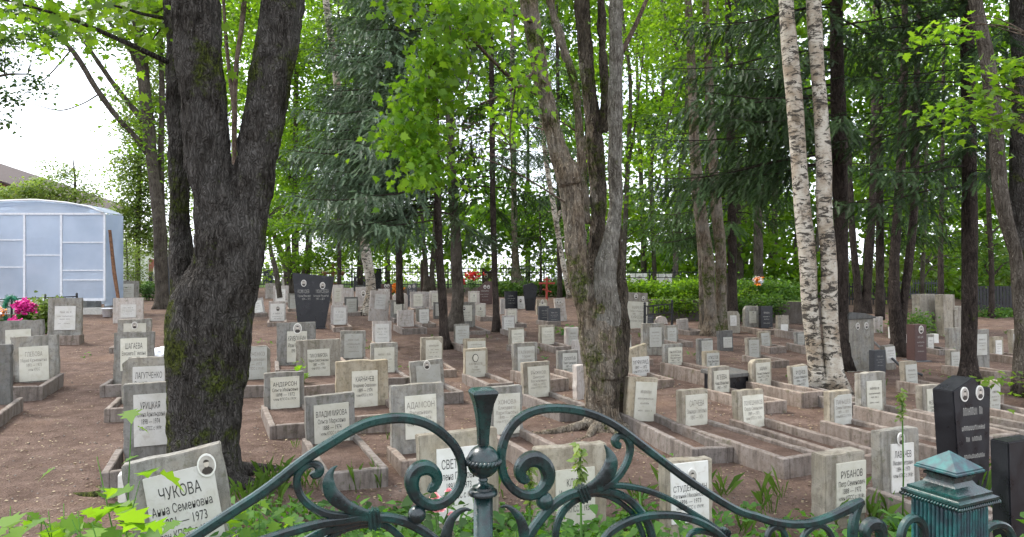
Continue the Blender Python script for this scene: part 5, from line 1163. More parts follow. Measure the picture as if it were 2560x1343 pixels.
spruce("far spruce closing the gap behind the pale four stemmed maple", [(1400, 760, 14), (1398, 600, 12), (1396, 400, 11), (1394, 150, 9), (1390, -100, 5)], 33, 4.2, 15, 2.8, 70, "needle_dark", 9, None, dens=.8)

# ------------------------------------------------------------------ woods closing the view, far behind
def woods():
    g = np.random.default_rng(77); regs = []
    for px in range(1540, 3300, 58):
        for py in range(-250, 690, 85):
            Z = g.uniform(34, 50)
            if px < 1700 and py > 150 and g.uniform() < .25: continue
            if g.uniform() < .12: continue
            regs.append(reg(px + g.uniform(-25, 25), py + g.uniform(-30, 30), Z, 48, 48, 330, 2.2))
    for px in range(860, 1500, 62):
        for py in (560, 610):
            if g.uniform() < .2: continue
            regs.append(reg(px + g.uniform(-30, 30), py + g.uniform(-25, 15), g.uniform(40, 44), 42, 34, 260, 1.5))
    for px in range(560, 1540, 70):
        for py in range(-200, 560, 90):
            if g.uniform() < .16: continue
            regs.append(reg(px + g.uniform(-30, 30), py + g.uniform(-30, 30), g.uniform(46, 56), 50, 45, 460, 2.2))
    pos, c = clumps(regs, 9, (.7, .7, .3), 22, .3)
    V, k = leaf_field(pos, .32, LEAF5, up=.4, seed=9)
    tag(link("distant_woods", mesh_np("distant_woods", V, k=k), M["leaf_bright"]), "leafy wood closing the view behind the graveyard trees", "woods", kind="stuff")
    # its many trunks
    st = []
    for i in range(46):
        px = g.uniform(1560, 3200); Z = g.uniform(36, 52); b_ = W(px, 640 + EYE * F / Z, Z); r = g.uniform(.09, .2); lx = g.normal(0, .6)
        st.append([(b_.x, b_.y, 0, r * 1.3), (b_.x + lx * .3, b_.y, 4, r), (b_.x + lx, b_.y, 10, r * .7), (b_.x + lx * 1.3, b_.y, 17, r * .2)])
    for i in range(4):
        px = g.uniform(560, 1540); Z = g.uniform(48, 56); b_ = W(px, 640 + EYE * F / Z, Z); r = g.uniform(.1, .2)
        st.append([(b_.x, b_.y, 0, r * 1.3), (b_.x, b_.y, 5, r), (b_.x, b_.y, 15, r * .3)])
    me = stem_mesh(st, seg=8, n=12, rough=.01); tag(link("distant_trunks", me, M["bark_far"]), "crowded far trunks of the wood behind the graveyard", "woods", kind="stuff")
    # low growth along the far edge
    regs = [reg(px, 700 + g.uniform(-15, 5), g.uniform(48, 60), 45, 30, 160, 2) for px in range(560, 3300, 60)] + [reg(px, 655 + g.uniform(-30, 25), 64, 60, 30, 300, 2) for px in range(660, 1600, 85)] + [reg(px, 690 + g.uniform(-60, 20), g.uniform(30, 46), 50, 45, 240, 2) for px in range(2120, 3100, 60)]
    pos, c = clumps(regs, 10, (.6, .6, .3), 22, .1); V, k = leaf_field(pos, .26, LEAF5, up=.4, seed=10)
    tag(link("undergrowth", mesh_np("undergrowth", V, k=k), M["leaf_pale"]), "sunlit bushes along the far side of the graveyard", "bushes", kind="stuff")
woods()
# ------------------------------------------------------------------ wrought iron fence in front
def iron():
    a = Mat("patinated_iron", .3, .0, .5); v = a.pos()
    n = a.noise(v, 14, 6, .65); f = a.noise(v, 75, 4, .6); w = a.noise(v, 34, 5, .7)
    c = a.mix(a.rng(n, .44, .62), (.005, .012, .013), (.005, .042, .036))
    c = a.mix(a.rng(w, .66, .74, 0, .55), c, (.02, .11, .095)); a.col(c)
    a.l(a.rng(f, .3, .7, .2, .42), a.p.inputs["Roughness"])
    a.p.inputs["Coat Weight"].default_value = .22; a.p.inputs["Coat Roughness"].default_value = .12
    a.bump(a.math('ADD', a.math('MULTIPLY', w, .6), a.math('MULTIPLY', f, .4)), .35, .004); M["iron"] = a.m
    a = Mat("patinated_iron_bright", .45, .0, .5); v = a.pos()
    n = a.noise(v, 22, 6, .7); st = a.noise(a.map((1, 1, .12), v), 40, 5, .6)
    c = a.mix(a.rng(n, .40, .62), (.012, .028, .036), (.012, .105, .10)); c = a.mix(a.rng(st, .5, .68, 0, .7), c, (.02, .03, .045)); a.col(c)
    a.bump(n, .3, .003); M["iron_bright"] = a.m
iron()
GT = math.tan(R(17)); GX0, GZ0 = -.073, 1.80
def GP(px, py, dz=0):
    """a point of the fence's own upright plane"""
    k = (px - CX) / F; Z = (GZ0 - GT * GX0) / (1 - GT * k) + dz
    return (k * Z, Z, EYE - (py - HY) / F * Z)
def cr(c, pts, dz=0):
    ox, oy, sc = CROP[c]; return [GP(ox + x / sc, oy + y / sc, dz) for x, y in pts]
gdir = Vector((math.cos(R(17)), math.sin(R(17)), 0)); gnorm = Vector((math.sin(R(17)), -math.cos(R(17)), 0))
SQ = [(-1, -.55), (-.55, -1), (.55, -1), (1, -.55), (1, .55), (.55, 1), (-.55, 1), (-1, .55)]
def bar(name, parent, pts, r, n=60, mat="iron", wide=1.0, sec=None, tip=False):
    """square bar swept along a smooth path lying in the fence's plane; r number or list"""
    P = resample(pts, n); rr = np.interp(np.linspace(0, 1, n), np.linspace(0, 1, len(r)), r) if hasattr(r, '__len__') else np.full(n, r)
    T = np.gradient(P, axis=0); T /= np.linalg.norm(T, axis=1, keepdims=True)
    B = np.array(gnorm); Nn = np.cross(T, B); Nn /= np.linalg.norm(Nn, axis=1, keepdims=True)
    s = np.array(sec or SQ); k = len(s)
    wob = 1 + .04 * np.array([mnoise.noise(Vector(p) * 25) for p in P])
    V = P[:, None, :] + (rr * wob)[:, None, None] * (Nn[:, None, :] * s[None, :, 0:1] + B[None, None, :] * s[None, :, 1:2] * wide)
    V = np.concatenate([P[0][None, None].repeat(k, 1), V, P[-1][None, None].repeat(k, 1)], 0)
    m = n + 2; i = np.arange(m - 1)[:, None]; j = np.arange(k)[None, :]; j2 = (j + 1) % k
    Fc = np.stack([i * k + j, i * k + j2, (i + 1) * k + j2, (i + 1) * k + j], -1).reshape(-1, 4)
    me = mesh_np(name, V.reshape(-1, 3), Fc)
    b = bmesh.new(); b.from_mesh(me); bmesh.ops.remove_doubles(b, verts=b.verts[:], dist=1e-5); bmesh.ops.recalc_face_normals(b, faces=b.faces[:]); b.to_mesh(me); b.free()
    me.polygons.foreach_set("use_smooth", [True] * len(me.polygons)); me.set_sharp_from_angle(angle=R(32))
    return link(name, me, M[mat], parent)
def ball(name, parent, c, r, mat="iron"):
    b = bmesh.new(); bmesh.ops.create_uvsphere(b, u_segments=28, v_segments=18, radius=r, matrix=Matrix.Translation(c)); me = bpy.data.meshes.new(name); b.to_mesh(me); b.free()
    return link(name, me, M[mat], parent, True)

def gate():
    root = empty("iron_gate", (0, 0, 0), label="ornate dark green wrought iron gate top with scrolls and a flared centre finial", cat="gate")
    b = .0105
    # left half (first rows continue out of the frame)
    bar("top_rail", root, cr('D', [(-1500, 2000), (-1100, 1790), (-700, 1540), (-350, 1320), (0, 1092), (150, 995), (300, 885), (470, 750), (600, 655), (760, 555), (900, 470), (1050, 398), (1200, 362), (1350, 352), (1480, 372), (1600, 420), (1700, 492), (1790, 590), (1840, 700), (1852, 820), (1825, 930), (1760, 1015), (1680, 1065), (1600, 1078), (1520, 1050), (1455, 985), (1430, 900), (1440, 830), (1480, 780), (1545, 762), (1605, 785), (1640, 840), (1632, 900), (1600, 935), (1572, 930)]),
        [b * 1.05] * 24 + [b, b, b, b * 1.05, b * 1.15, b * 1.35, b * 1.6, b * 1.6, b * 1.2, b * .9], 240)
    bar("scroll", root, cr('D', [(610, 800), (625, 822), (655, 805), (662, 765), (625, 735), (570, 740), (515, 775), (480, 830), (475, 900), (500, 985), (555, 1055), (640, 1115), (740, 1152), (860, 1165), (960, 1172), (1060, 1178)]), [b * .9, b, b * .7] + [b * .8] * 10 + [b], 90)
    bar("iron_leaf", root, cr('D', [(812, 748), (775, 775), (745, 830), (738, 900), (765, 980), (830, 1045), (920, 1100), (1010, 1135), (1080, 1150)], -.006), [.001, b * .7, b * 1.3, b * 1.5, b * 1.6, b * 1.4, b * 1.2, b, b * .8], 50, wide=.45)
    bar("lower_bar", root, cr('D', [(1110, 1175), (1000, 1180), (880, 1200), (700, 1225), (500, 1275), (300, 1335), (100, 1405), (-200, 1530), (-500, 1700)]), b * .9, 70)
    bar("lower_bar", root, cr('D', [(1110, 1200), (980, 1215), (850, 1250), (720, 1290), (600, 1345), (450, 1440), (300, 1580), (200, 1750)], .012), b * .85, 60)
    bar("lower_bar", root, cr('D', [(1090, 1225), (950, 1250), (830, 1290), (740, 1350), (650, 1450), (600, 1600)], .02), b * .8, 50)
    bar("lower_bar", root, cr('D', [(1110, 1180), (1240, 1182), (1380, 1215), (1500, 1275), (1600, 1345), (1700, 1440), (1770, 1570), (1800, 1750)]), b * 1.0, 60)
    bar("lower_bar", root, cr('D', [(1110, 1210), (1220, 1250), (1310, 1320), (1370, 1400), (1410, 1550)], .014), b * .75, 40)
    ball("iron_ball", root, Vector(cr('D', [(1475, 1155)])[0]), .0215)
    bar("iron_leaf", root, cr('D', [(1925, 1120), (1880, 1112), (1820, 1135), (1765, 1190), (1735, 1260), (1715, 1345), (1700, 1500)], -.004), [.002, b * .6, b * .9, b * 1.1, b * 1.3, b * 1.4, b], 40, wide=.5)
    # collars: wrapped twice
    def collar(c, x, y, w, h, ang):
        p = Vector(cr(c, [(x, y)])[0]); m = MB()
        for k in (-1, 0, 1):
            M_ = Matrix.Translation(p) @ Matrix.Rotation(R(17), 4, 'Z') @ Matrix.Rotation(R(ang), 4, 'Y') @ Matrix.Translation((k * w * .30, 0, 0))
            t = bmesh.new(); bmesh.ops.create_cube(t, size=1)
            for v in t.verts: v.co = Vector((v.co.x * w * .34, v.co.y * .03, v.co.z * h * (1.0 if k else 1.12)))
            bmesh.ops.bevel(t, geom=t.edges[:], offset=.0035, segments=2, affect='EDGES'); m.add(t, M_)
        m.build("collar", M["iron"], root)
    collar('D', 1115, 1190, .030, .046, -5); collar('F', 690, 980, .030, .042, -22); collar('F', 1865, 1325, .026, .036, 25)
    # right half
    rail = cr('F', [(235, 845), (200, 862), (172, 835), (170, 775), (215, 710), (290, 690), (360, 725), (398, 800), (395, 870), (355, 940), (290, 985), (205, 992), (120, 950), (50, 870), (15, 775), (10, 680), (22, 580), (60, 480), (120, 395), (210, 325), (330, 282), (460, 270), (600, 280), (740, 312), (880, 368), (1000, 440), (1120, 530), (1250, 630), (1400, 745), (1550, 855), (1700, 955), (1850, 1050), (2000, 1130)]) + \
        cr('I', [(100, 1170), (250, 1215), (400, 1235), (560, 1225), (700, 1183), (820, 1128), (920, 1075), (985, 1045)])
    bar("top_rail", root, rail, [b * .9, b * 1.5, b * 1.75, b * 1.7, b * 1.4, b * 1.15] + [b] * 27 + [b * 1.0, b * 1.05, b * 1.1, b * 1.2, b * 1.35, b * 1.0], 260)
    bar("scroll", root, cr('F', [(1000, 580), (970, 572), (958, 535), (985, 503), (1035, 505), (1072, 550), (1085, 610), (1065, 700), (1020, 790), (960, 860), (880, 915), (800, 945), (720, 965)]), [b * .8, b, b * .7] + [b * .85] * 10, 70)
    bar("iron_leaf", root, cr('F', [(868, 575), (900, 620), (925, 690), (915, 770), (870, 840), (800, 895), (730, 930)], -.006), [.001, b * .8, b * 1.6, b * 1.9, b * 1.7, b * 1.2, b * .8], 44, wide=.45)
    bar("lower_bar", root, cr('F', [(700, 965), (600, 985), (500, 1035), (405, 1115), (320, 1215), (250, 1320), (200, 1450), (170, 1600)]), b * 1.05, 50)
    bar("lower_bar", root, cr('F', [(690, 1000), (600, 1055), (525, 1130), (480, 1225), (462, 1345), (470, 1500)], .014), b * .8, 50)
    bar("lower_bar", root, cr('F', [(690, 940), (800, 918), (920, 910), (1060, 920), (1210, 950), (1400, 1022), (1600, 1140), (1750, 1235), (1880, 1330), (1980, 1420)]), b * .72, 70)
    bar("lower_bar", root, cr('F', [(700, 965), (800, 950), (920, 965), (1050, 1015), (1160, 1115), (1230, 1225), (1265, 1345), (1270, 1500)], .006), b * .95, 60)
    bar("lower_bar", root, cr('F', [(700, 990), (820, 985), (930, 1015), (1040, 1085), (1130, 1185), (1195, 1345), (1200, 1500)], .016), b * .65, 60)
    bar("lower_bar", root, cr('F', [(800, 1480), (880, 1345), (960, 1270), (1100, 1200), (1250, 1165), (1450, 1162), (1620, 1200), (1760, 1268), (1850, 1340), (1950, 1450)], -.012), b * .9, 80)
    bar("scroll", root, cr('F', [(1560, 1420), (1575, 1340), (1610, 1300), (1680, 1292), (1760, 1310), (1840, 1330)]), b * .7, 40)
    ball("iron_ball", root, Vector(cr('F', [(370, 1040)])[0]), .0215)
    bar("iron_leaf", root, cr('F', [(5, 1095), (45, 1085), (105, 1115), (165, 1190), (195, 1280), (210, 1400), (200, 1550)], -.004), [.002, b * .6, b * 1.0, b * 1.2, b * 1.4, b * 1.4, b], 40, wide=.5)
    bar("rail_leg", root, cr('I', [(978, 1050), (950, 1100), (925, 1170), (910, 1260), (905, 1360), (905, 1600)]), [b, b * 1.25, b * 1.4, b * 1.3, b * 1.2, b], 40, wide=.8)
    bar("scroll", root, cr('I', [(190, 1420), (195, 1340), (218, 1285), (265, 1258), (315, 1280), (345, 1345), (350, 1420)]), b * .75, 40)
    bar("scroll", root, cr('I', [(470, 1420), (500, 1330), (560, 1270), (630, 1245), (690, 1275), (730, 1340), (745, 1420)]), b * .75, 40)
    bar("scroll", root, cr('I', [(1010, 1420), (1010, 1300), (1040, 1245), (1090, 1232), (1135, 1262), (1150, 1340), (1150, 1420)]), [b, b * 1.3, b * 1.6, b * 1.7, b * 1.6, b * 1.3, b], 40)
    bar("scroll", root, cr('I', [(1300, 1430), (1312, 1320), (1335, 1245), (1380, 1195), (1435, 1188), (1482, 1228), (1500, 1300), (1500, 1400)]), b * 1.1, 50)
    bar("scroll", root, cr('I', [(2000, 1420), (2010, 1300), (2060, 1250), (2130, 1238), (2195, 1270), (2235, 1345), (2245, 1430)], .3), b * 1.2, 50)
    # centre post
    base = Vector(GP(1208, 1343)); cx_, cy_ = base.x, base.y; s = 1.8 / F
    def zz(py): return EYE - (py - HY) / F * cy_
    T = Matrix.Translation((cx_, cy_, 0))
    m = MB(); m.lathe([(.0, 0), (.0235, 0), (.0235, zz(1236))], 32, T); m.build("post", M["iron"], root, True)
    m = MB(); m.lathe([(.024, zz(1238)), (.035, zz(1236)), (.0355, zz(1230)), (.033, zz(1225)), (.027, zz(1222)), (.026, zz(1216)), (.014, zz(1211)), (.0095, zz(1204)), (.012, zz(1200)), (.010, zz(1194)), (0, zz(1193))], 32, T); o = m.build("collar_ring", M["iron"], root, True); o.data.set_sharp_from_angle(angle=R(40))
    bc = Vector((cx_, cy_, zz(1153))); ball("iron_ball", root, bc, .0400)
    # rope ring around the ball
    m = MB(); n = 26
    for i in range(n):
        a = 2 * math.pi * i / n; p = bc + Vector((math.cos(a) * .0415, math.sin(a) * .0415, 0)); t = Vector((-math.sin(a), math.cos(a), 0)); q = (t * .0062 + Vector((0, 0, .0062)))
        m.tube([p - q, p - q * .4, p + q * .4, p + q], [.0025, .0052, .0052, .0025], 8)
    m.build("rope_ring", M["iron"], root, True)
    # flared square finial
    yaw = R(17) ; Tq = T @ Matrix.Rotation(yaw, 4, 'Z')
    prof = [(.0, zz(1114)), (.0158, zz(1114)), (.0165, zz(1090)), (.0185, zz(1065)), (.0225, zz(1035)), (.0285, zz(1008)), (.036, zz(990)), (.0395, zz(981)), (.036, zz(973)), (.0, zz(967))]
    m = MB(); m.lathe([(r * math.sqrt(2) * .79, z) for r, z in prof], 4, Tq, sq=True); t = m.b
    bmesh.ops.bevel(t, geom=[e for e in t.edges if len(e.link_faces) == 2 and e.calc_face_angle(0) > .8], offset=.003, segments=2, affect='EDGES')
    m.build("finial", M["iron"], root)
    # the rest of the gate down to the ground, below the picture
    z0 = .12
    bar("bottom_rail", root, [GP(300, 1600)[:2] + (z0,), GP(1208, 1600)[:2] + (z0,), GP(2290, 1600)[:2] + (z0,)], .014, 20)
    bar("middle_rail", root, [GP(300, 1600)[:2] + (1.0,), GP(1208, 1600)[:2] + (1.0,), GP(2290, 1600)[:2] + (1.0,)], .012, 20)
    for px in list(range(330, 1180, 110)) + list(range(1290, 2280, 110)):
        p = GP(px, 1500); bar("upright", root, [p[:2] + (.05,), p[:2] + (.5,), p[:2] + (1.14,)], .0075, 8)
gate()

def pillar():
    k = (2373 - CX) / F; Z = (GZ0 - GT * GX0) / (1 - GT * k) + .04
    c = Vector((k * Z, Z, 0)); zz = lambda py: EYE - (py - HY) / F * Z
    root = empty("gate_pillar", c, (0, 0, R(26)), label="fluted turquoise green iron pillar with a pyramid cap beside the gate", cat="gate pillar")
    q = math.sqrt(2)
    h = .073
    m = MB(); m.lathe([(0, -.05), (h * q * .985, -.05), (h * q * .985, zz(1240)), (0, zz(1240))], 4, None, True); 
    o = m.build("shaft", M["iron_bright"], root)
    for side in range(4):
        Rm = Matrix.Rotation(side * math.pi / 2, 4, 'Z'); m = MB()
        for i in range(11):
            x = -h * .9 + i * h * .18
            m.tube([Rm @ Vector((x, -h * .99, z)) for z in (0, .3, .6, .9, zz(1262), zz(1248))], [.0052] * 5 + [.003], 8)
        m.build("fluting", M["iron_bright"], root, True)
    for (r, z0, z1) in ((.084, 1246, 1238), (.092, 1238, 1228)):
        pass
    m = MB(); m.lathe([(0, zz(1246)), (.080 * q, zz(1246)), (.088 * q, zz(1241)), (.094 * q, zz(1236)), (.094 * q, zz(1230)), (.082 * q, zz(1226)), (.082 * q, zz(1219)), (.075 * q, zz(1217)), (.052 * q, zz(1206)), (.044 * q, zz(1196)), (.043 * q, zz(1186)), (0, zz(1186))], 4, None, True)
    m.build("moulding", M["iron"], root)
    # twisted rope edging under the moulding
    for side in range(4):
        Rm = Matrix.Rotation(side * math.pi / 2, 4, 'Z'); m = MB()
        for i in range(20):
            x = -.090 + i * .0095; z = zz(1243)
            m.tube([Rm @ Vector((x, -.0925, z - .005)), Rm @ Vector((x + .003, -.096, z)), Rm @ Vector((x + .007, -.0925, z + .006))], [.0022, .0046, .0022], 6)
        m.build("rope_edging", M["iron"], root, True)
    m = MB(); m.lathe([(0, zz(1187)), (.050 * q, zz(1187)), (.050 * q, zz(1181)), (.040 * q, zz(1180)), (.040 * q, zz(1173)), (0, zz(1173))], 4, None, True); m.build("neck", M["iron"], root)
    m = MB(); m.lathe([(0, zz(1173)), (.068 * q, zz(1172)), (.068 * q, zz(1168)), (.064 * q, zz(1166)), (.064 * q, zz(1163)), (0, zz(1126))], 4, None, True); m.build("cap", M["iron_bright"], root)
    m = MB(); m.box(-.10, .10, -.10, .10, -.05, .14, bev=.01); m.build("foot", M["iron_bright"], root)
pillar()
# ------------------------------------------------------------------ greenhouse, far left
def glassy():
    a = Mat("polycarbonate", .25, 0, .5); v = a.pos()
    n = a.noise(v, 1.1, 4, .6); st = a.noise(a.map((1, 1, .1), v), 22, 3)
    a.col(a.mix(a.rng(n, .35, .65), (.52, .56, .62), (.68, .71, .76)))
    tr = a.n.new("ShaderNodeBsdfTranslucent"); tr.inputs[0].default_value = (.72, .78, .86, 1)
    tp = a.n.new("ShaderNodeBsdfTransparent"); tp.inputs[0].default_value = (.80, .87, .95, 1)
    m1 = a.n.new("ShaderNodeMixShader"); m1.inputs[0].default_value = .5; a.l(a.p.outputs[0], m1.inputs[1]); a.l(tr.outputs[0], m1.inputs[2])
    m2 = a.n.new("ShaderNodeMixShader"); m2.inputs[0].default_value = .30; a.l(m1.outputs[0], m2.inputs[1]); a.l(tp.outputs[0], m2.inputs[2])
    a.bump(st, .1, .003)
    a.l(m2.outputs[0], a.n["Material Output"].inputs[0]); M["poly"] = a.m
glassy()
def greenhouse():
    # front runs along x at Z=26: px 0..262 visible, continuing left
    Z = 25.5; s = Z / F
    xr = (262 - CX) * s; xl = (-190 - CX) * s; zt = EYE - (535 - HY) * s; zb = EYE - (748 - HY) * s; zc = EYE - (507 - HY) * s
    zb = max(zb, .3); xm = (-30 + 0 - CX) * s + 0
    root = empty("greenhouse", ((xl + xr) / 2, Z, 0), label="white framed greenhouse of hazy plastic panels with a curved roof at the far left", cat="greenhouse")
    off = Vector(((xl + xr) / 2, Z, 0))
    X = lambda px: (px - CX) * s - off.x
    Zp = lambda py: EYE - (py - HY) * s
    xl -= off.x; xr -= off.x; D = 1.2
    def arch(x): # roof curve across the front
        return float(np.interp(x, [X(q) for q in (-190, -100, 0, 90, 170, 225, 262)], [Zp(q) for q in (540, 518, 505, 502, 509, 519, 534)]))
    # wall sheets (each a thin slab)
    def panel(nm, x0, x1, z0, z1, y=0, par=root):
        m = MB(); m.box(x0, x1, y, y + .012, z0, z1); return m.build(nm, M["poly"], par)
    cols = [X(-190), X(-110), X(-30), X(62), X(154), X(262)]
    for a_, b_ in zip(cols, cols[1:]): panel("wall_panel", a_ + .035, b_ - .035, zb, zt - .03)
    n = 26; xs_ = np.linspace(xl, xr, n)
    m = MB(); m.prism([(xl + .02, zt)] + [(float(x), arch(float(x)) - .02) for x in xs_[1:-1]][::1] + [(xr - .02, zt)], 0, .012); m.build("gable_panel", M["poly"], root)
    # roof sheet
    V = []; 
    for y in (-.08, D):
        for x in xs_: V.append((x, y, arch(float(x)) + .01))
    for y in (-.08, D):
        for x in xs_: V.append((x, y, arch(float(x)) + .03))
    Fc = []
    for i in range(n - 1): Fc += [(i, i + 1, n + i + 1, n + i), (2 * n + i, 3 * n + i, 3 * n + i + 1, 2 * n + i + 1), (i, 2 * n + i, 2 * n + i + 1, i + 1)]
    link("roof_sheet", mesh_np("roof_sheet", V, Fc), M["poly"], root)
    m = MB(); m.box(xr - .012, xr, .03, D, zb - .25, zt); m.build("side_wall", M["poly"], root)
    m = MB(); m.box(xl, xr, D, D + .012, zb - .25, zt); m.build("back_wall", M["poly"], root)
    # frame
    fr = MB()
    for c in cols: fr.box(c - .035, c + .035, -.04, -.003, zb - .05, zt + .02)
    fr.box(xl, xr, -.05, -.006, zt - .03, zt + .035); fr.box(xl, xr, -.05, -.006, zb - .06, zb + .03)
    for a_, b_, py in ((0, 1, 602), (1, 2, 602), (2, 3, 600), (2, 3, 668), (3, 4, 638), (4, 5, 606), (4, 5, 676), (4, 5, 700), (1, 2, 668)):
        fr.box(cols[a_] + .037, cols[b_] - .037, -.032, -.005, Zp(py) - .02, Zp(py) + .02)
    fr.box(X(192) - .015, X(192) + .015, .1, .13, zb, zt); fr.box(X(92) - .015, X(92) + .015, .1, .13, Zp(640), zt)
    fr.build("frame", M["white_paint"], root)
    rb = MB(); rb.tube([(float(x), -.1, arch(float(x)) + .03) for x in xs_], .03, 6)
    for y in (.5, 1.1): rb.tube([(float(x), y, arch(float(x)) - .02) for x in xs_], .02, 6)
    rb.build("roof_ribs", M["white_paint"], root)
    m = MB(); m.box(X(206) , xr, -.06, .4, -.1, Zp(770) - .0, bev=.01); m.box(xl, X(206) - .003, -.02, .3, -.1, zb - .06, bev=.01); m.build("base_wall", M["board_wall"], root)
    m = MB(); m.prism([(xr + .42, .1), (xr + .50, .1), (xr + .30, 1.5), (xr + .14, 2.9), (xr + .06, 2.9), (xr + .20, 1.4)], .1, .16); m.build("boarding", M["old_wood"], root)
    # blurred potted flowers inside, behind the sheets
    return off, xl, xr
gof, gxl, gxr = greenhouse()
def inside():
    for (pa, pb, ya, yb, lab) in ((-60, 18, 585, 740, "tall dark shelf seen blurred inside the greenhouse"), (168, 240, 700, 735, "blue crate seen through the greenhouse plastic")):
        Z = 26.1; s = Z / F; x = (pa - CX) * s; root = empty("shelf" if ya < 650 else "crate", (x, Z, 0), label=lab, cat="shelf" if ya < 650 else "crate")
        w = (pb - pa) * s; m = MB(); z1 = EYE - (ya - HY) * s; z0 = EYE - (yb - HY) * s
        m.box(0, w, 0, .4, z0, z1, bev=.01); m.build("case", M["letter_faded"] if ya < 650 else M["granite_grey"], root); m = MB(); m.box(.02, w - .02, .02, .38, .05, z0 - .003); m.build("foot", M["board_wall"], root)
inside()
def blob_flowers(name, label, cat, c, r, n, mats, seed, leaf="weed", stemh=None, size=.05, group=None):
    g = np.random.default_rng(seed); root = empty(name, c, label=label, cat=cat, group=group)
    H = stemh or r * 2
    P = g.normal(0, .36, (n * 2, 3)) * np.array([r, r, r * .8]) + np.array([0, 0, H * .6])
    V, k = leaf_field(P, size * 1.5, LEAF6, up=.3, seed=seed); link("leaves", mesh_np("leaves", V, k=k), M[leaf], root)
    for i, mt in enumerate(mats):
        C_ = g.normal(0, .40, (n // len(mats), 3)) * np.array([r, r, r * .7]) + np.array([0, 0, H])
        P = (C_[:, None, :] + g.normal(0, size * .35, (len(C_), 14, 3))).reshape(-1, 3)
        V, k = leaf_field(P, size, LEAF5, up=.1, seed=seed + i); link("blossoms", mesh_np("blossoms", V, k=k), M[mt], root)
    m = MB()
    for i in range(7): m.tube([(g.normal(0, .03), g.normal(0, .03), 0), (g.normal(0, r * .3), g.normal(0, r * .3), H * .8)], .006, 5)
    m.build("stems", M["weed"], root)
    return root
p = W(82, 690, 26.6); blob_flowers("flower_bunch", "pink flowers blurred behind the greenhouse plastic", "flowers", (p.x, p.y, .0), .35, 60, ["petal_pink"], 3, stemh=1.5, size=.1)
# buckets beside the greenhouse corner
def bucket(px, py, lab, r=.16):
    c = G(px, py); root = empty("bucket", c, label=lab, cat="bucket", group="white buckets by the greenhouse corner")
    m = MB(); m.lathe([(0, 0), (r * .8, 0), (r, .26), (r * 1.04, .26), (r * 1.04, .28), (r * .93, .28), (r * .74, .02), (0, .02)], 20); m.build("pail", M["white_bag"], root, True)
    m = MB(); m.tube([(r * math.cos(a), -.02, .27 - .14 * math.sin(a)) for a in np.linspace(0, math.pi, 10)], .006, 5); m.build("handle", M["black_iron"], root)
bucket(268, 792, "white plastic bucket standing by the greenhouse base"); bucket(272, 781, "second white bucket half behind the first one by the greenhouse", .15)

def lowfence(name, label, x0p, y0p, x1p, y1p, h, n, parts=2):
    a, b_ = G(x0p, y0p), G(x1p, y1p); d = b_ - a; L = d.length
    root = empty(name, a, (0, 0, math.atan2(d.y, d.x)), label=label, cat="fence")
    for i in range(parts + 1):
        m = MB(); x = L * i / parts; m.box(x - .025, x + .025, -.025, .025, -.1, h + .04, bev=.004); m.lathe([(.0, h + .04), (.035, h + .05), (.03, h + .09), (0, h + .12)], 8, Matrix.Translation((x, 0, 0))); m.build("post", M["black_iron"], root)
    m = MB()
    for z in (h, h - .22, .12): m.box(.026, L - .026, -.012, .012, z - .015, z + .015)
    for i in range(n): x = L * (i + .5) / n; m.box(x - .01, x + .01, -.009, .009, h - .203, h - .017)
    m.build("rails", M["black_iron"], root)
lowfence("grave_fence", "black low metal fence with square openings before the greenhouse", -60, 828, 192, 812, .82, 12, 3)
lowfence("grave_fence", "low dark railing around the grave right of the leaning stele", 1612, 842, 1680, 832, .75, 5, 1)
lowfence("grave_fence", "thin black fence above the hedge near the white portrait blocks", 1560, 765, 1750, 765, 1.35, 10, 3)
lowfence("grave_fence", "dark railing beside the far left buckets and grey block", 276, 760, 306, 762, 1.2, 4, 1)

# wreath and flowers at the left edge
def wreath():
    c = G(28, 838); root = empty("wreath", c, (0, 0, R(12)), label="green tinsel wreath standing on a stand at the left edge", cat="wreath")
    m = MB(); A = [(.16 * math.cos(a), 0, .62 + .34 * math.sin(a)) for a in np.linspace(0, 2 * math.pi, 33)]
    m.tube(A, .045, 10); m.build("ring", M["tinsel_green"], root, True)
    g = np.random.default_rng(4); P = np.array([(.16 * math.cos(a), 0, .62 + .34 * math.sin(a)) for a in g.uniform(0, 6.28, 2600)]) + g.normal(0, .035, (2600, 3))
    V, k = leaf_field(P, .05, LEAF6 * np.array([.3, 1]), up=0, seed=3); link("tinsel", mesh_np("tinsel", V, k=k), M["tinsel_green"], root)
    m = MB()
    for s in (-1, 1): m.tube([(.12 * s, .03, .35), (.2 * s, .12, 0)], .008, 6)
    m.tube([(0, .04, .5), (0, .4, 0)], .008, 6); m.build("stand", M["black_iron"], root)
wreath()
c = G(60, 842); blob_flowers("flower_bunch", "magenta artificial flowers beside the green wreath", "flowers", (c.x, c.y, 0), .2, 90, ["petal_magenta"], 5, stemh=.75, size=.07)
c = G(44, 846); blob_flowers("flower_bunch", "small magenta flowers hanging low by the green wreath", "flowers", (c.x, c.y - .1, 0), .13, 50, ["petal_magenta"], 6, stemh=.42, size=.05)
c = G(4, 840); blob_flowers("flower_bunch", "orange and white flowers cut off at the left edge", "flowers", (c.x, c.y - .1, 0), .15, 40, ["petal_orange", "white_bag"], 7, stemh=.6, size=.07)
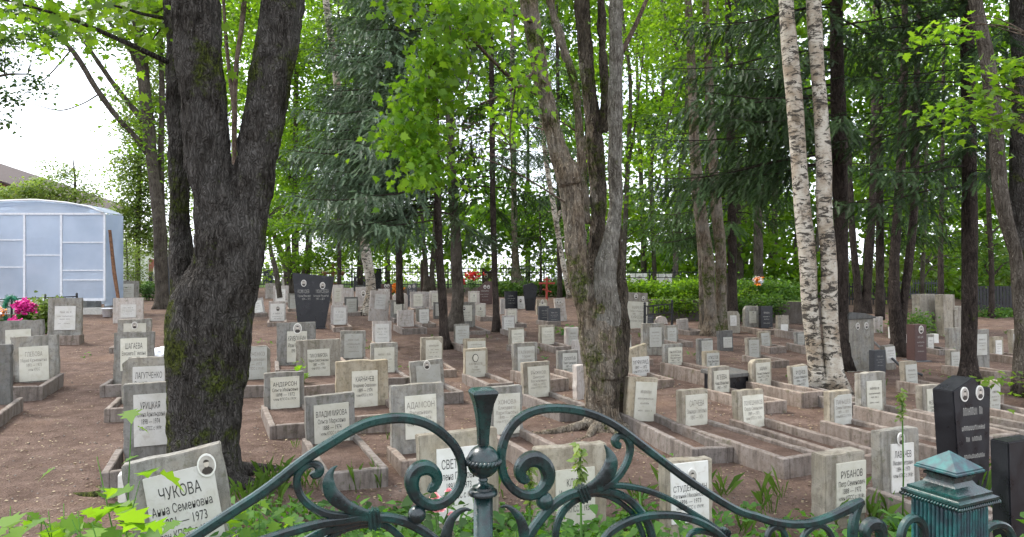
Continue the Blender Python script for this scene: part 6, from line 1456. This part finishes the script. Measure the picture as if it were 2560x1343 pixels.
# white bag lying behind the mossy trunk
def bag():
    c = G(402, 905); b = bmesh.new(); bmesh.ops.create_icosphere(b, subdivisions=4, radius=.5)
    for v in b.verts:
        q = v.co.copy(); v.co = Vector((q.x * .42, q.y * .3, max(-.02, q.z * .30 + .12))) + mnoise.noise_vector(q * 4) * .05
    me = bpy.data.meshes.new("plastic_bag"); b.to_mesh(me); b.free(); o = link("plastic_bag", me, M["white_bag"], None, True); o.location = c
    tag(o, "crumpled white bag on the path beside the mossy trunk", "bag")
bag()

# ------------------------------------------------------------------ buildings behind the greenhouse
def house():
    Z = 44; s = Z / F
    x1 = (175 - CX) * s; z1 = EYE - (510 - HY) * s; x0 = (-260 - CX) * s; z0 = EYE - (365 - HY) * s
    root = empty("house", (x0, Z, 0), label="house with brown roof and open timber eaves behind the greenhouse", cat="house")
    L = x1 - x0
    m = MB(); m.box(0, L - 1.0, 1.0, 8, -.1, z1 - .3); m.build("wall", M["plaster_white"], root)
    # one roof slope falling to the right, thick, with battens under it
    n = 9; m = MB()
    m.prism([(-1, z0 + .3), (L + .6, z1 - .25), (L + .6, z1 - .13), (-1, z0 + .42)], -.6, 9); m.build("roof", M["roof_tile"], root)
    m = MB()
    for i in range(16):
        t = i / 15; x = -1 + (L + 1.4) * t; z = (z0 + .3) + (z1 - z0 - .55) * (x + 1) / (L + 1.6)
        m.box(x - .05, x + .05, -.55, 1.2, z - .22, z - .03)
    m.prism([(-1, z0 - 1.2), (L - 1.6, z1 - 1.0), (L + .3, z1 - .5), (L + .5, z1 - .33), (-1, z0 + .25)], .9, .98); m.build("rafters", M["old_wood"], root)
    for i in range(3):
        w = MB(); w.box(2 + 3 * i, 3 + 3 * i, .96, .998, 1.0, 2.3); w.build("window", M["granite_grey"], root)
    # second lower hall with a pale sloping roof
    Z = 60; s = Z / F; xa = (225 - CX) * s; xb = (345 - CX) * s
    r2 = empty("building", (xa, Z, 0), label="pale low hall with a sloping white roof far behind the greenhouse corner", cat="building")
    w = xb - xa; zt = EYE - (565 - HY) * s; zl = EYE - (625 - HY) * s
    m = MB(); m.box(0, w, 0, 10, -.1, zl - .1); m.build("wall", M["plaster_white"], r2)
    m = MB(); m.prism([(-2, zt + .3), (w * .25, zt), (w + .2, zl - .05), (w + .2, zl - .2), (-2, zl - .2)], -.3, 10.3); m.build("roof", M["plaster_white"], r2)
house()

# ------------------------------------------------------------------ spiked perimeter fence
def perimeter():
    Zf = 45.5; s = Zf / F; x0 = (640 - CX) * s; x1 = (1600 - CX) * s; zt = EYE - (664 - HY) * s
    L = x1 - x0; npan = 8; pl = L / npan
    for k in range(npan):
        root = empty("fence_panel", (x0 + k * pl, Zf, 0), label="spiked black iron fence panel, number %s from the mossy trunk side of the far boundary" % ("one two three four five six seven eight".split()[k]), cat="fence", group="spiked iron fence panels along the far boundary")
        root["label"] = ("black spiked iron fence panel beside the mossy trunk", "black spiked fence panel behind the black double portrait monument", "black spiked fence panel behind the slender bent birch", "black spiked fence panel before the bright yellow green bushes", "black spiked fence panel behind the two spruces", "black spiked fence panel behind the tall brown monument", "black spiked fence panel behind the red cross", "black spiked fence panel behind the pale four stemmed maple")[k]
        m = MB(); m.box(-.04, .04, -.04, .04, -.1, zt + .1); m.build("post", M["black_iron"], root)
        m = MB()
        for z in (.25, zt - .42, zt - .2): m.box(.042, pl - .042, -.02, .02, z - .025, z + .025)
        n = int(pl / .15)
        for i in range(1, n):
            x = pl * i / n; m.box(x - .012, x + .012, -.043, -.023, .1, zt); m.prism([(x - .03, zt), (x + .03, zt), (x, zt + .12)], -.04, -.026)
        m.build("bars", M["black_iron"], root)
perimeter()
# dark panel fence on the far right, and green paling
def farfence():
    for (xa, xb, Z, yt, lab, mt) in ((2120, 2225, 30, 757, "dark green paling fence behind the two leaning trunks", "tinsel_green"), (2240, 2350, 34, 768, "thin grey railing behind the tall stele blocks", "granite_grey"), (2440, 2640, 27, 790, "solid black fence at the far right behind the graves", "granite_black")):
        s = Z / F; x0 = (xa - CX) * s; x1 = (xb - CX) * s; zt = EYE - (yt - HY) * s; L = x1 - x0
        zt = max(zt, .9)
        root = empty("grave_fence", (x0, Z, 0), label=lab, cat="fence")
        m = MB()
        for i in range(int(L / .12)): x = .06 + i * .12; m.box(x - (.05 if mt == "granite_black" else .018), x + (.05 if mt == "granite_black" else .018), -.02, 0, .02, zt)
        for z in (.25, zt - .15): m.box(0, L, .002, .03, z - .03, z + .03)
        m.build("palings", M["black_iron" if mt == "tinsel_green" else mt], root)
        m = MB(); m.box(-.05, -.002, -.04, .04, -.1, zt + .06); m.box(L + .002, L + .05, -.04, .04, -.1, zt + .06); m.build("posts", M["black_iron"], root)
farfence()

# ------------------------------------------------------------------ crosses
def cross(px, yb, yt, mat, label, wide, t=.07, orth=True):
    c = G(px, yb); Z = c.y; H = (yb - yt) / F * Z
    root = empty("grave_cross", c, (0, 0, R(14)), label=label, cat="grave cross")
    m = MB(); m.box(-t / 2, t / 2, -t / 2, t / 2, -.1, H, bev=.006); m.build("upright", M[mat], root)
    m = MB(); m.box(-wide / 2, wide / 2, -t / 2 - .004, -t / 2 + .03, H * .70, H * .70 + t, bev=.006); m.build("crossbar", M[mat], root)
    if orth:
        m = MB(); m.box(-wide * .25, wide * .25, -t / 2 - .004, -t / 2 + .03, H * .86, H * .86 + t * .8, bev=.005); m.build("crossbar", M[mat], root)
        m = MB(); m.box(-wide * .28, wide * .28, -t / 2 - .004, -t / 2 + .03, 0, t * .8, M=Matrix.Translation((0, 0, H * .40)) @ Matrix.Rotation(R(18), 4, 'Y'), bev=.005); m.build("footrest", M[mat], root)
    return root, H
r_, H_ = cross(833, 738, 664, "old_wood", "ornate brown wooden cross behind the black double portrait monument", .9, .1)
for (x, z) in ((-.45, .70), (.45, .70), (0, 1.0)):
    m = MB(); m.lathe([(0, -.1), (.09, -.06), (.12, 0), (.09, .06), (0, .1)], 12, Matrix.Translation((x, -.03, H_ * z + .05)) @ Matrix.Rotation(R(90), 4, 'X')); m.build("knob", M["old_wood"], r_, True)
cross(1367, 752, 693, "red_paint", "rusty red cross with a dark plate near the far fence", .75, .08)
cross(1403, 742, 700, "old_wood", "small thin cross beside the rusty red one at the back", .4, .05, False)
# fixed iron bar leaning across the rows on the right
a, b_ = W(2186, 856, 14), W(2254, 918, 12.6); m = MB(); m.tube([a, a.lerp(b_, .5), b_, Vector((b_.x + .25, b_.y - .2, 0))], .022, 8)
tag(m.build("metal_pipe", M["granite_grey"]), "steel blue pipe leaning between the double stele and the forked dark trunk", "pipe")
# wooden box like grave cover, bench
def hollow():
    c = G(1838, 985); root = empty("grave_box", c, (0, 0, R(24)), label="low black box with a stone lid beside the bold cream stone", cat="grave cover")
    m = MB(); m.box(-.16, .30, 0, .5, -.05, .24, bev=.006); m.build("box_body", M["granite_black"], root); m = MB(); m.box(-.2, .34, -.04, .54, .242, .30, bev=.008); m.build("lid", M["concrete_dark"], root)
hollow()
# wreath stand with red flowers, back centre
c = G(1180, 745); blob_flowers("flower_bunch", "dark bunch with red flowers behind the rough barked birch", "flowers", (c.x, c.y, 0), .4, 34, ["petal_red"], 11, leaf="leaf_dark", stemh=1.1, size=.08)
c = G(1150, 750); blob_flowers("flower_bunch", "small red flowers peeping left of the dark bunch", "flowers", (c.x, c.y, 0), .2, 40, ["petal_red"], 12, leaf="leaf_dark", stemh=.8, size=.1)
c = W(1850, 735, 25); blob_flowers("flower_bunch", "orange lilies with white ones on the grassy bank", "flowers", (c.x, c.y - 1.9, TZ), .16, 30, ["petal_orange", "white_bag"], 13, stemh=.62, size=.07)
c = G(990, 742); blob_flowers("flower_bunch", "yellow orange wreath low by the far fence", "flowers", (c.x, c.y, 0), .4, 60, ["petal_orange"], 14, stemh=.4, size=.08)
# ------------------------------------------------------------------ hedges and shrubs
def hedge(name, label, cat, x0p, x1p, Z, yt, yb, zb, n, leaf_m, seed, dep=.9, size=.09, group=None):
    s = Z / F; xa, xb = (x0p - CX) * s, (x1p - CX) * s; zt = EYE - (yt - HY) * s; z0 = zb
    g = np.random.default_rng(seed); m = n // 16
    P = np.stack([g.uniform(xa, xb, m), g.uniform(Z, Z + dep, m), z0 + (zt - z0) * g.uniform(0, 1, m) ** .7], 1)
    P[:, 2] = z0 + (P[:, 2] - z0) * (.8 + .25 * np.array([mnoise.noise(Vector((x * 1.2, y, seed))) for x, y in P[:, :2]]))
    Q = (P[:, None, :] + g.normal(0, .12, (m, 16, 3))).reshape(-1, 3); V, k = leaf_field(Q, size, LEAF6, up=.35, seed=seed)
    root = empty(name, ((xa + xb) / 2, Z, zb), label=label, cat=cat, group=group); off = np.array([(xa + xb) / 2, Z, zb])
    link("foliage", mesh_np("foliage", V - off, k=k), M[leaf_m], root)
    b = MB()
    for i in range(max(3, int((xb - xa) / .5))):
        x = xa + (xb - xa) * (i + .5) / max(3, int((xb - xa) / .5)) - off[0]
        b.tube([(x, dep / 2, -.05), (x + g.normal(0, .1), dep / 2, (zt - zb) * .5), (x + g.normal(0, .2), dep / 2, (zt - zb) * .85)], [.02, .014, .005], 5)
    b.build("stems", M["bark_far"], root)
hedge("hedge", "clipped green hedge behind the red cross and six sided black monument", "hedge", 1225, 1440, 36, 706, 745, 0, 5200, "leaf_mid", 1, size=.11)
hedge("hedge", "leafy hedge along the grassy bank right of the four stemmed maple", "hedge", 1560, 1765, 24.3, 706, 770, TZ, 5200, "leaf_maple", 2, size=.10)
hedge("hedge", "bushy hedge around the orange lilies on the bank", "hedge", 1850, 2010, 23.3, 706, 760, TZ, 5200, "leaf_mid", 3, dep=2.0, size=.10)
hedge("shrub", "small rounded bush before the hedge on the bank", "bush", 1868, 1912, 22.9, 728, 760, TZ, 1300, "leaf_maple", 4, size=.08)
hedge("shrub", "loose bush hanging over the low concrete wall right of the twin trunk maple", "bush", 1850, 1960, 22.0, 742, 790, .2, 1500, "leaf_mid", 12, dep=.35, size=.08)
hedge("shrub", "loose bush hanging over the low concrete wall left of the twin trunk maple", "bush", 1640, 1740, 22.7, 742, 785, .25, 1300, "leaf_maple", 13, dep=.35, size=.08)
hedge("shrub", "bush behind the white blocks at the edge of the bank", "bush", 1700, 1760, 28, 700, 760, TZ, 1500, "leaf_bright", 5, size=.1)
hedge("shrub", "fern green shrub before the greenhouse behind the low black fence", "bush", 60, 122, 19.2, 752, 840, 0, 1600, "leaf_pale", 6, dep=.7, size=.10)
hedge("shrub", "round potted bush far off left of the leaning tree", "bush", 350, 372, 33, 700, 745, 0, 800, "leaf_dark", 7, size=.1)
hedge("shrub", "low bushes beyond the left footpath", "bush", 276, 300, 32, 705, 760, 0, 600, "leaf_mid", 8, size=.1)
hedge("shrub", "weedy growth around the tall stele blocks", "bush", 2255, 2330, 18.0, 790, 840, 0, 1500, "leaf_mid", 9, dep=.5, size=.07)
hedge("shrub", "weedy growth at the foot of the black far fence", "bush", 2470, 2570, 24, 790, 835, 0, 1800, "leaf_mid", 10, dep=.8, size=.09)

# ------------------------------------------------------------------ plants near the gate
def sprig(name, label, px, Z, h, n, size, leaf_m, seed, spread=.16, shape=MAPLE2D, group=None, cat="plant", y0=None):
    g = np.random.default_rng(seed); x = (px - CX) / F * Z; root = empty(name, (x, Z, 0), label=label, cat=cat, group=group)
    b = MB(); P = []; ns = max(2, n // 7)
    for i in range(ns):
        a = g.uniform(0, 6.28); r = spread * g.uniform(.3, 1.4); hh = h * g.uniform(.6, 1.05); e = np.array([math.cos(a) * r, math.sin(a) * r, hh])
        b.tube([(e[0] * .1, e[1] * .1, -.03), tuple(e * np.array([.45, .45, .6])), tuple(e)], [.005, .004, .002], 5)
        for k in range(max(2, n // ns)):
            t = g.uniform(.45, 1.03); P.append(e * t + g.normal(0, 1, 3) * np.array([.6, .6, .22]) * size)
    V, k = leaf_field(np.array(P), size, shape, up=.72, seed=seed, droop=.35); link("leaves", mesh_np("leaves", V, k=k), M[leaf_m], root); b.build("stems", M["weed"], root)
SAP = "maple seedlings sprouting by the gate"
for i, (px, Z, h, n, sz, lab) in enumerate([(10, 3.3, .82, 40, .115, "maple seedling at the lower left corner"), (90, 3.35, .86, 44, .12, "maple seedling second from the lower left corner"), (165, 3.25, .90, 46, .13, "maple seedling third from the lower left corner"), (240, 3.25, .95, 50, .13, "leafy maple seedling left of the big tilted stone"), (325, 3.2, 1.00, 46, .14, "tallest maple seedling overlapping the big tilted stone"), (400, 3.1, .88, 34, .13, "maple seedling at the foot of the big tilted stone"),
        (312, 3.9, 1.12, 12, .10, "thin maple sprout before the corner of the tilted stone"), (560, 4.2, .60, 26, .09, "seedling hidden under the left sloping rail"), (640, 4.0, .62, 40, .08, "seedling under the left sloping rail before the twin lower bars"), (720, 4.1, .66, 40, .08, "seedling between the left small scroll and the mossy trunk kerb"), (980, 4.2, .62, 40, .08, "seedling below the left inner scroll"), (1330, 3.4, .86, 34, .09, "bright seedling below the right inner scroll"), (1640, 4.2, .66, 34, .08, "seedling at the foot of the stone under the sloping rail")]):
    sprig("maple_seedling", lab, px, Z, h, n, sz, "leaf_bright", 200 + i, .19, group=SAP)
sprig("maple_seedling", "fresh green sprig beside the broad stone with capped portrait", 738, 11.0, .42, 10, .13, "leaf_bright", 230, .14, group=SAP)
sprig("fallen_branch", "fresh green leaves lying behind the dark square granite stone", 1412, 18.6, .24, 60, .14, "weed", 231, .38, LEAF6, cat="branch")

def weeds():
    g = np.random.default_rng(21); P = []; Gr = []
    # leafy ground cover just behind the gate
    for _ in range(4200):
        y = g.uniform(3.3, 5.6); x = g.uniform(-2.1, 3.4)
        px = x / y * F + CX
        dens = 1.0 if px < 1650 else .22
        if y > 4.9 + .5 * mnoise.noise(Vector((x * 1.5, 3, 0))) : dens *= .35
        if mnoise.noise(Vector((x * 1.7, y * 1.7, 5))) < -.15: dens *= .3
        if g.uniform() > dens: continue
        h = g.uniform(.10, .45) * (1.0 if y < 4.7 else .45)
        for k in range(5): P.append((x + g.normal(0, .06), y + g.normal(0, .06), h * g.uniform(.5, 1.1)))
    for _ in range(260):
        y = g.uniform(6, 24); x = g.uniform(-.6, .6) * y
        if mnoise.noise(Vector((x * .6, y * .6, 9))) < .12: continue
        for k in range(4): P.append((x + g.normal(0, .05), y + g.normal(0, .05), g.uniform(.01, .06)))
    V, k = leaf_field(np.array(P), .075, LEAF6, up=.65, seed=5)
    tag(link("ground_cover", mesh_np("ground_cover", V, k=k), M["weed"]), "leafy green ground cover behind the gate", "ground cover", kind="stuff")
    # grass tufts
    for _ in range(330):
        y = g.uniform(3.6, 6.6) if g.uniform() < .7 else g.uniform(6, 22); x = g.uniform(-.45, .72) * y
        if mnoise.noise(Vector((x * 1.3, y * 1.3, 1))) < .0: continue
        for k in range(9):
            a = g.uniform(0, 6.28); h = g.uniform(.08, .26) * (1 if y < 6.6 else .45); l = h * g.uniform(.3, .9); w = .0035; cx_, cy_ = x + g.normal(0, .03), y + g.normal(0, .03)
            dx, dy = math.cos(a), math.sin(a); sx, sy = -dy * w, dx * w
            Gr += [(cx_ - sx, cy_ - sy, -.01), (cx_ + sx, cy_ + sy, -.01), (cx_ + dx * l * .5 + sx * .7, cy_ + dy * l * .5 + sy * .7, h * .75), (cx_ + dx * l, cy_ + dy * l, h * .95)]
    tag(link("grass", mesh_np("grass", Gr, k=4), M["grass_blade"]), "thin grass tufts scattered on the soil", "grass", kind="stuff")
weeds()
def lily(px, Z, h, lab, seed, spike=True, lh=.62):
    g = random.Random(seed); x = (px - CX) / F * Z; root = empty("flowering_plant", (x, Z, 0), label=lab, cat="plant")
    V = []
    for i in range(7):
        a = g.uniform(0, 6.28); L = g.uniform(.16, .26); w = .032
        P = [Vector((math.cos(a) * L * t * .55, math.sin(a) * L * t * .55, .03 + min(h * .8, lh) * (.9 + .1 * i / 7) * math.sin(min(1.9, t * 2.0)))) for t in (0, .33, .66, 1)]
        sd = Vector((-math.sin(a), math.cos(a), 0)); ws = (.012, w, w * .8, .004)
        for q in range(3): V += [P[q] - sd * ws[q], P[q] + sd * ws[q], P[q + 1] + sd * ws[q + 1], P[q + 1] - sd * ws[q + 1]]
    link("leaves", mesh_np("leaves", [tuple(v) for v in V], k=4), M["weed"], root)
    b = MB(); b.tube([(0, 0, 0), (.01, 0, h * .5), (0, 0, h)], .005, 6); b.build("stem", M["weed"], root)
    if spike:
        gg = np.random.default_rng(seed); P = np.array([(gg.normal(0, .012), gg.normal(0, .012), h - .16 + .2 * t) for t in np.linspace(0, 1, 60)])
        V2, k = leaf_field(P, .035, LEAF6, up=.5, seed=seed); link("buds", mesh_np("buds", V2, k=k), M["leaf_pale"], root)
lily(1450, 2.9, 1.22, "tall green plant with a bud spike rising before the wide mossy stone", 1)
lily(1322, 3.2, 1.08, "green plant with a small bud spike beside the right inner scroll", 2)
lily(1290, 3.0, .88, "broad leaved plant right of the iron post", 3, False); lily(1110, 3.4, .75, "broad leaved plant left of the iron post under the roses", 4, False)
lily(1600, 3.3, .95, "plant with pointed leaves before the stone with the sloping rail", 5, False); lily(2255, 5.0, 1.05, "thin plant with pale buds before the mossy stone with oval photo", 6, True, .2)
lily(1500, 3.2, .80, "broad leaved plant under the twin lower arches", 7, False)
def rose():
    x = (1100 - CX) / F * 3.6; root = empty("rose_bush", (x, 3.6, 0), label="rose bush with pink blooms left of the iron post", cat="rose bush")
    g = np.random.default_rng(2); b = MB(); heads = [W(1095, 1277, 3.6), W(1087, 1245, 3.65), W(1122, 1230, 3.7), W(1128, 1288, 3.62)]
    for h in heads:
        q = h - Vector((x, 3.6, 0)); b.tube([(0, 0, 0), (q.x * .4, q.y, q.z * .6), tuple(q)], [.007, .005, .003], 6)
    b.build("stems", M["weed"], root)
    P = np.array([g.normal(0, .09) * 1.0 for _ in range(0)]).reshape(-1)
    P = np.stack([g.normal(0, .11, 90), g.normal(0, .08, 90), g.uniform(.35, .86, 90)], 1); V, k = leaf_field(P, .065, LEAF6, up=.5, seed=8); link("leaves", mesh_np("leaves", V, k=k), M["leaf_dark"], root)
    for i, h in enumerate(heads):
        q = h - Vector((x, 3.6, 0)); r = (.032, .024, .018, .016)[i]; V = []
        for ring in range(4):
            for k in range(6):
                a = 6.28 * k / 6 + ring * .6; rr = r * (.3 + .25 * ring); up = r * (1.0 - .28 * ring)
                d = Vector((math.cos(a), math.sin(a), 0)); s_ = Vector((-d.y, d.x, 0)) * r * (.35 + .12 * ring)
                c0 = q + d * rr * .4; c1 = q + d * rr + Vector((0, 0, up)); V += [c0 - s_ * .6, c0 + s_ * .6, c1 + s_, c1 - s_ + d * .003]
        link("bloom", mesh_np("bloom", [tuple(v) for v in V], k=4), M["petal_pink"], root)
rose()
# ------------------------------------------------------------------ litter, pebbles, twigs on the soil
def litter():
    g = np.random.default_rng(31); n = 15000
    y = 4 + 26 * g.uniform(0, 1, n) ** 1.5; x = g.uniform(-.72, .72, n) * y
    z = np.array([bumpz(a, b) for a, b in zip(x, y)]) + .006
    V, k = leaf_field(np.stack([x, y, z], 1), .030, LEAF6, up=1.0, seed=6, droop=0)
    V = V.reshape(n, k, 3); V[:, :, 2] = np.maximum(V[:, :, 2], z[:, None] - .004)
    tag(link("fallen_leaves", mesh_np("fallen_leaves", V.reshape(-1, 3), k=k), M["litter"]), "small dry leaves scattered over the soil", "fallen leaves", kind="stuff")
    n = 3000; y = 4 + 22 * g.uniform(0, 1, n) ** 1.5; x = g.uniform(-.7, .7, n) * y; s = g.uniform(.004, .016, n) * (1 + (g.uniform(0, 1, n) > .97) * 1.2)
    O = np.array([(1, 0, 0), (0, 1, 0), (-1, 0, 0), (0, -1, 0), (0, 0, .8), (0, 0, -.8)]); T_ = [(0, 1, 4), (1, 2, 4), (2, 3, 4), (3, 0, 4), (1, 0, 5), (2, 1, 5), (3, 2, 5), (0, 3, 5)]
    z = np.array([bumpz(a, b) for a, b in zip(x, y)])
    V = np.stack([x, y, z + s * .3], 1)[:, None, :] + s[:, None, None] * (O[None] * g.uniform(.6, 1.3, (n, 6, 1)))
    Fc = (np.arange(n)[:, None, None] * 6 + np.array(T_)[None]).reshape(-1, 3)
    tag(link("pebbles", mesh_np("pebbles", V.reshape(-1, 3), Fc), M["concrete_kerb"]), "pebbles and crumbs of earth on the soil", "pebbles", kind="stuff")
litter()
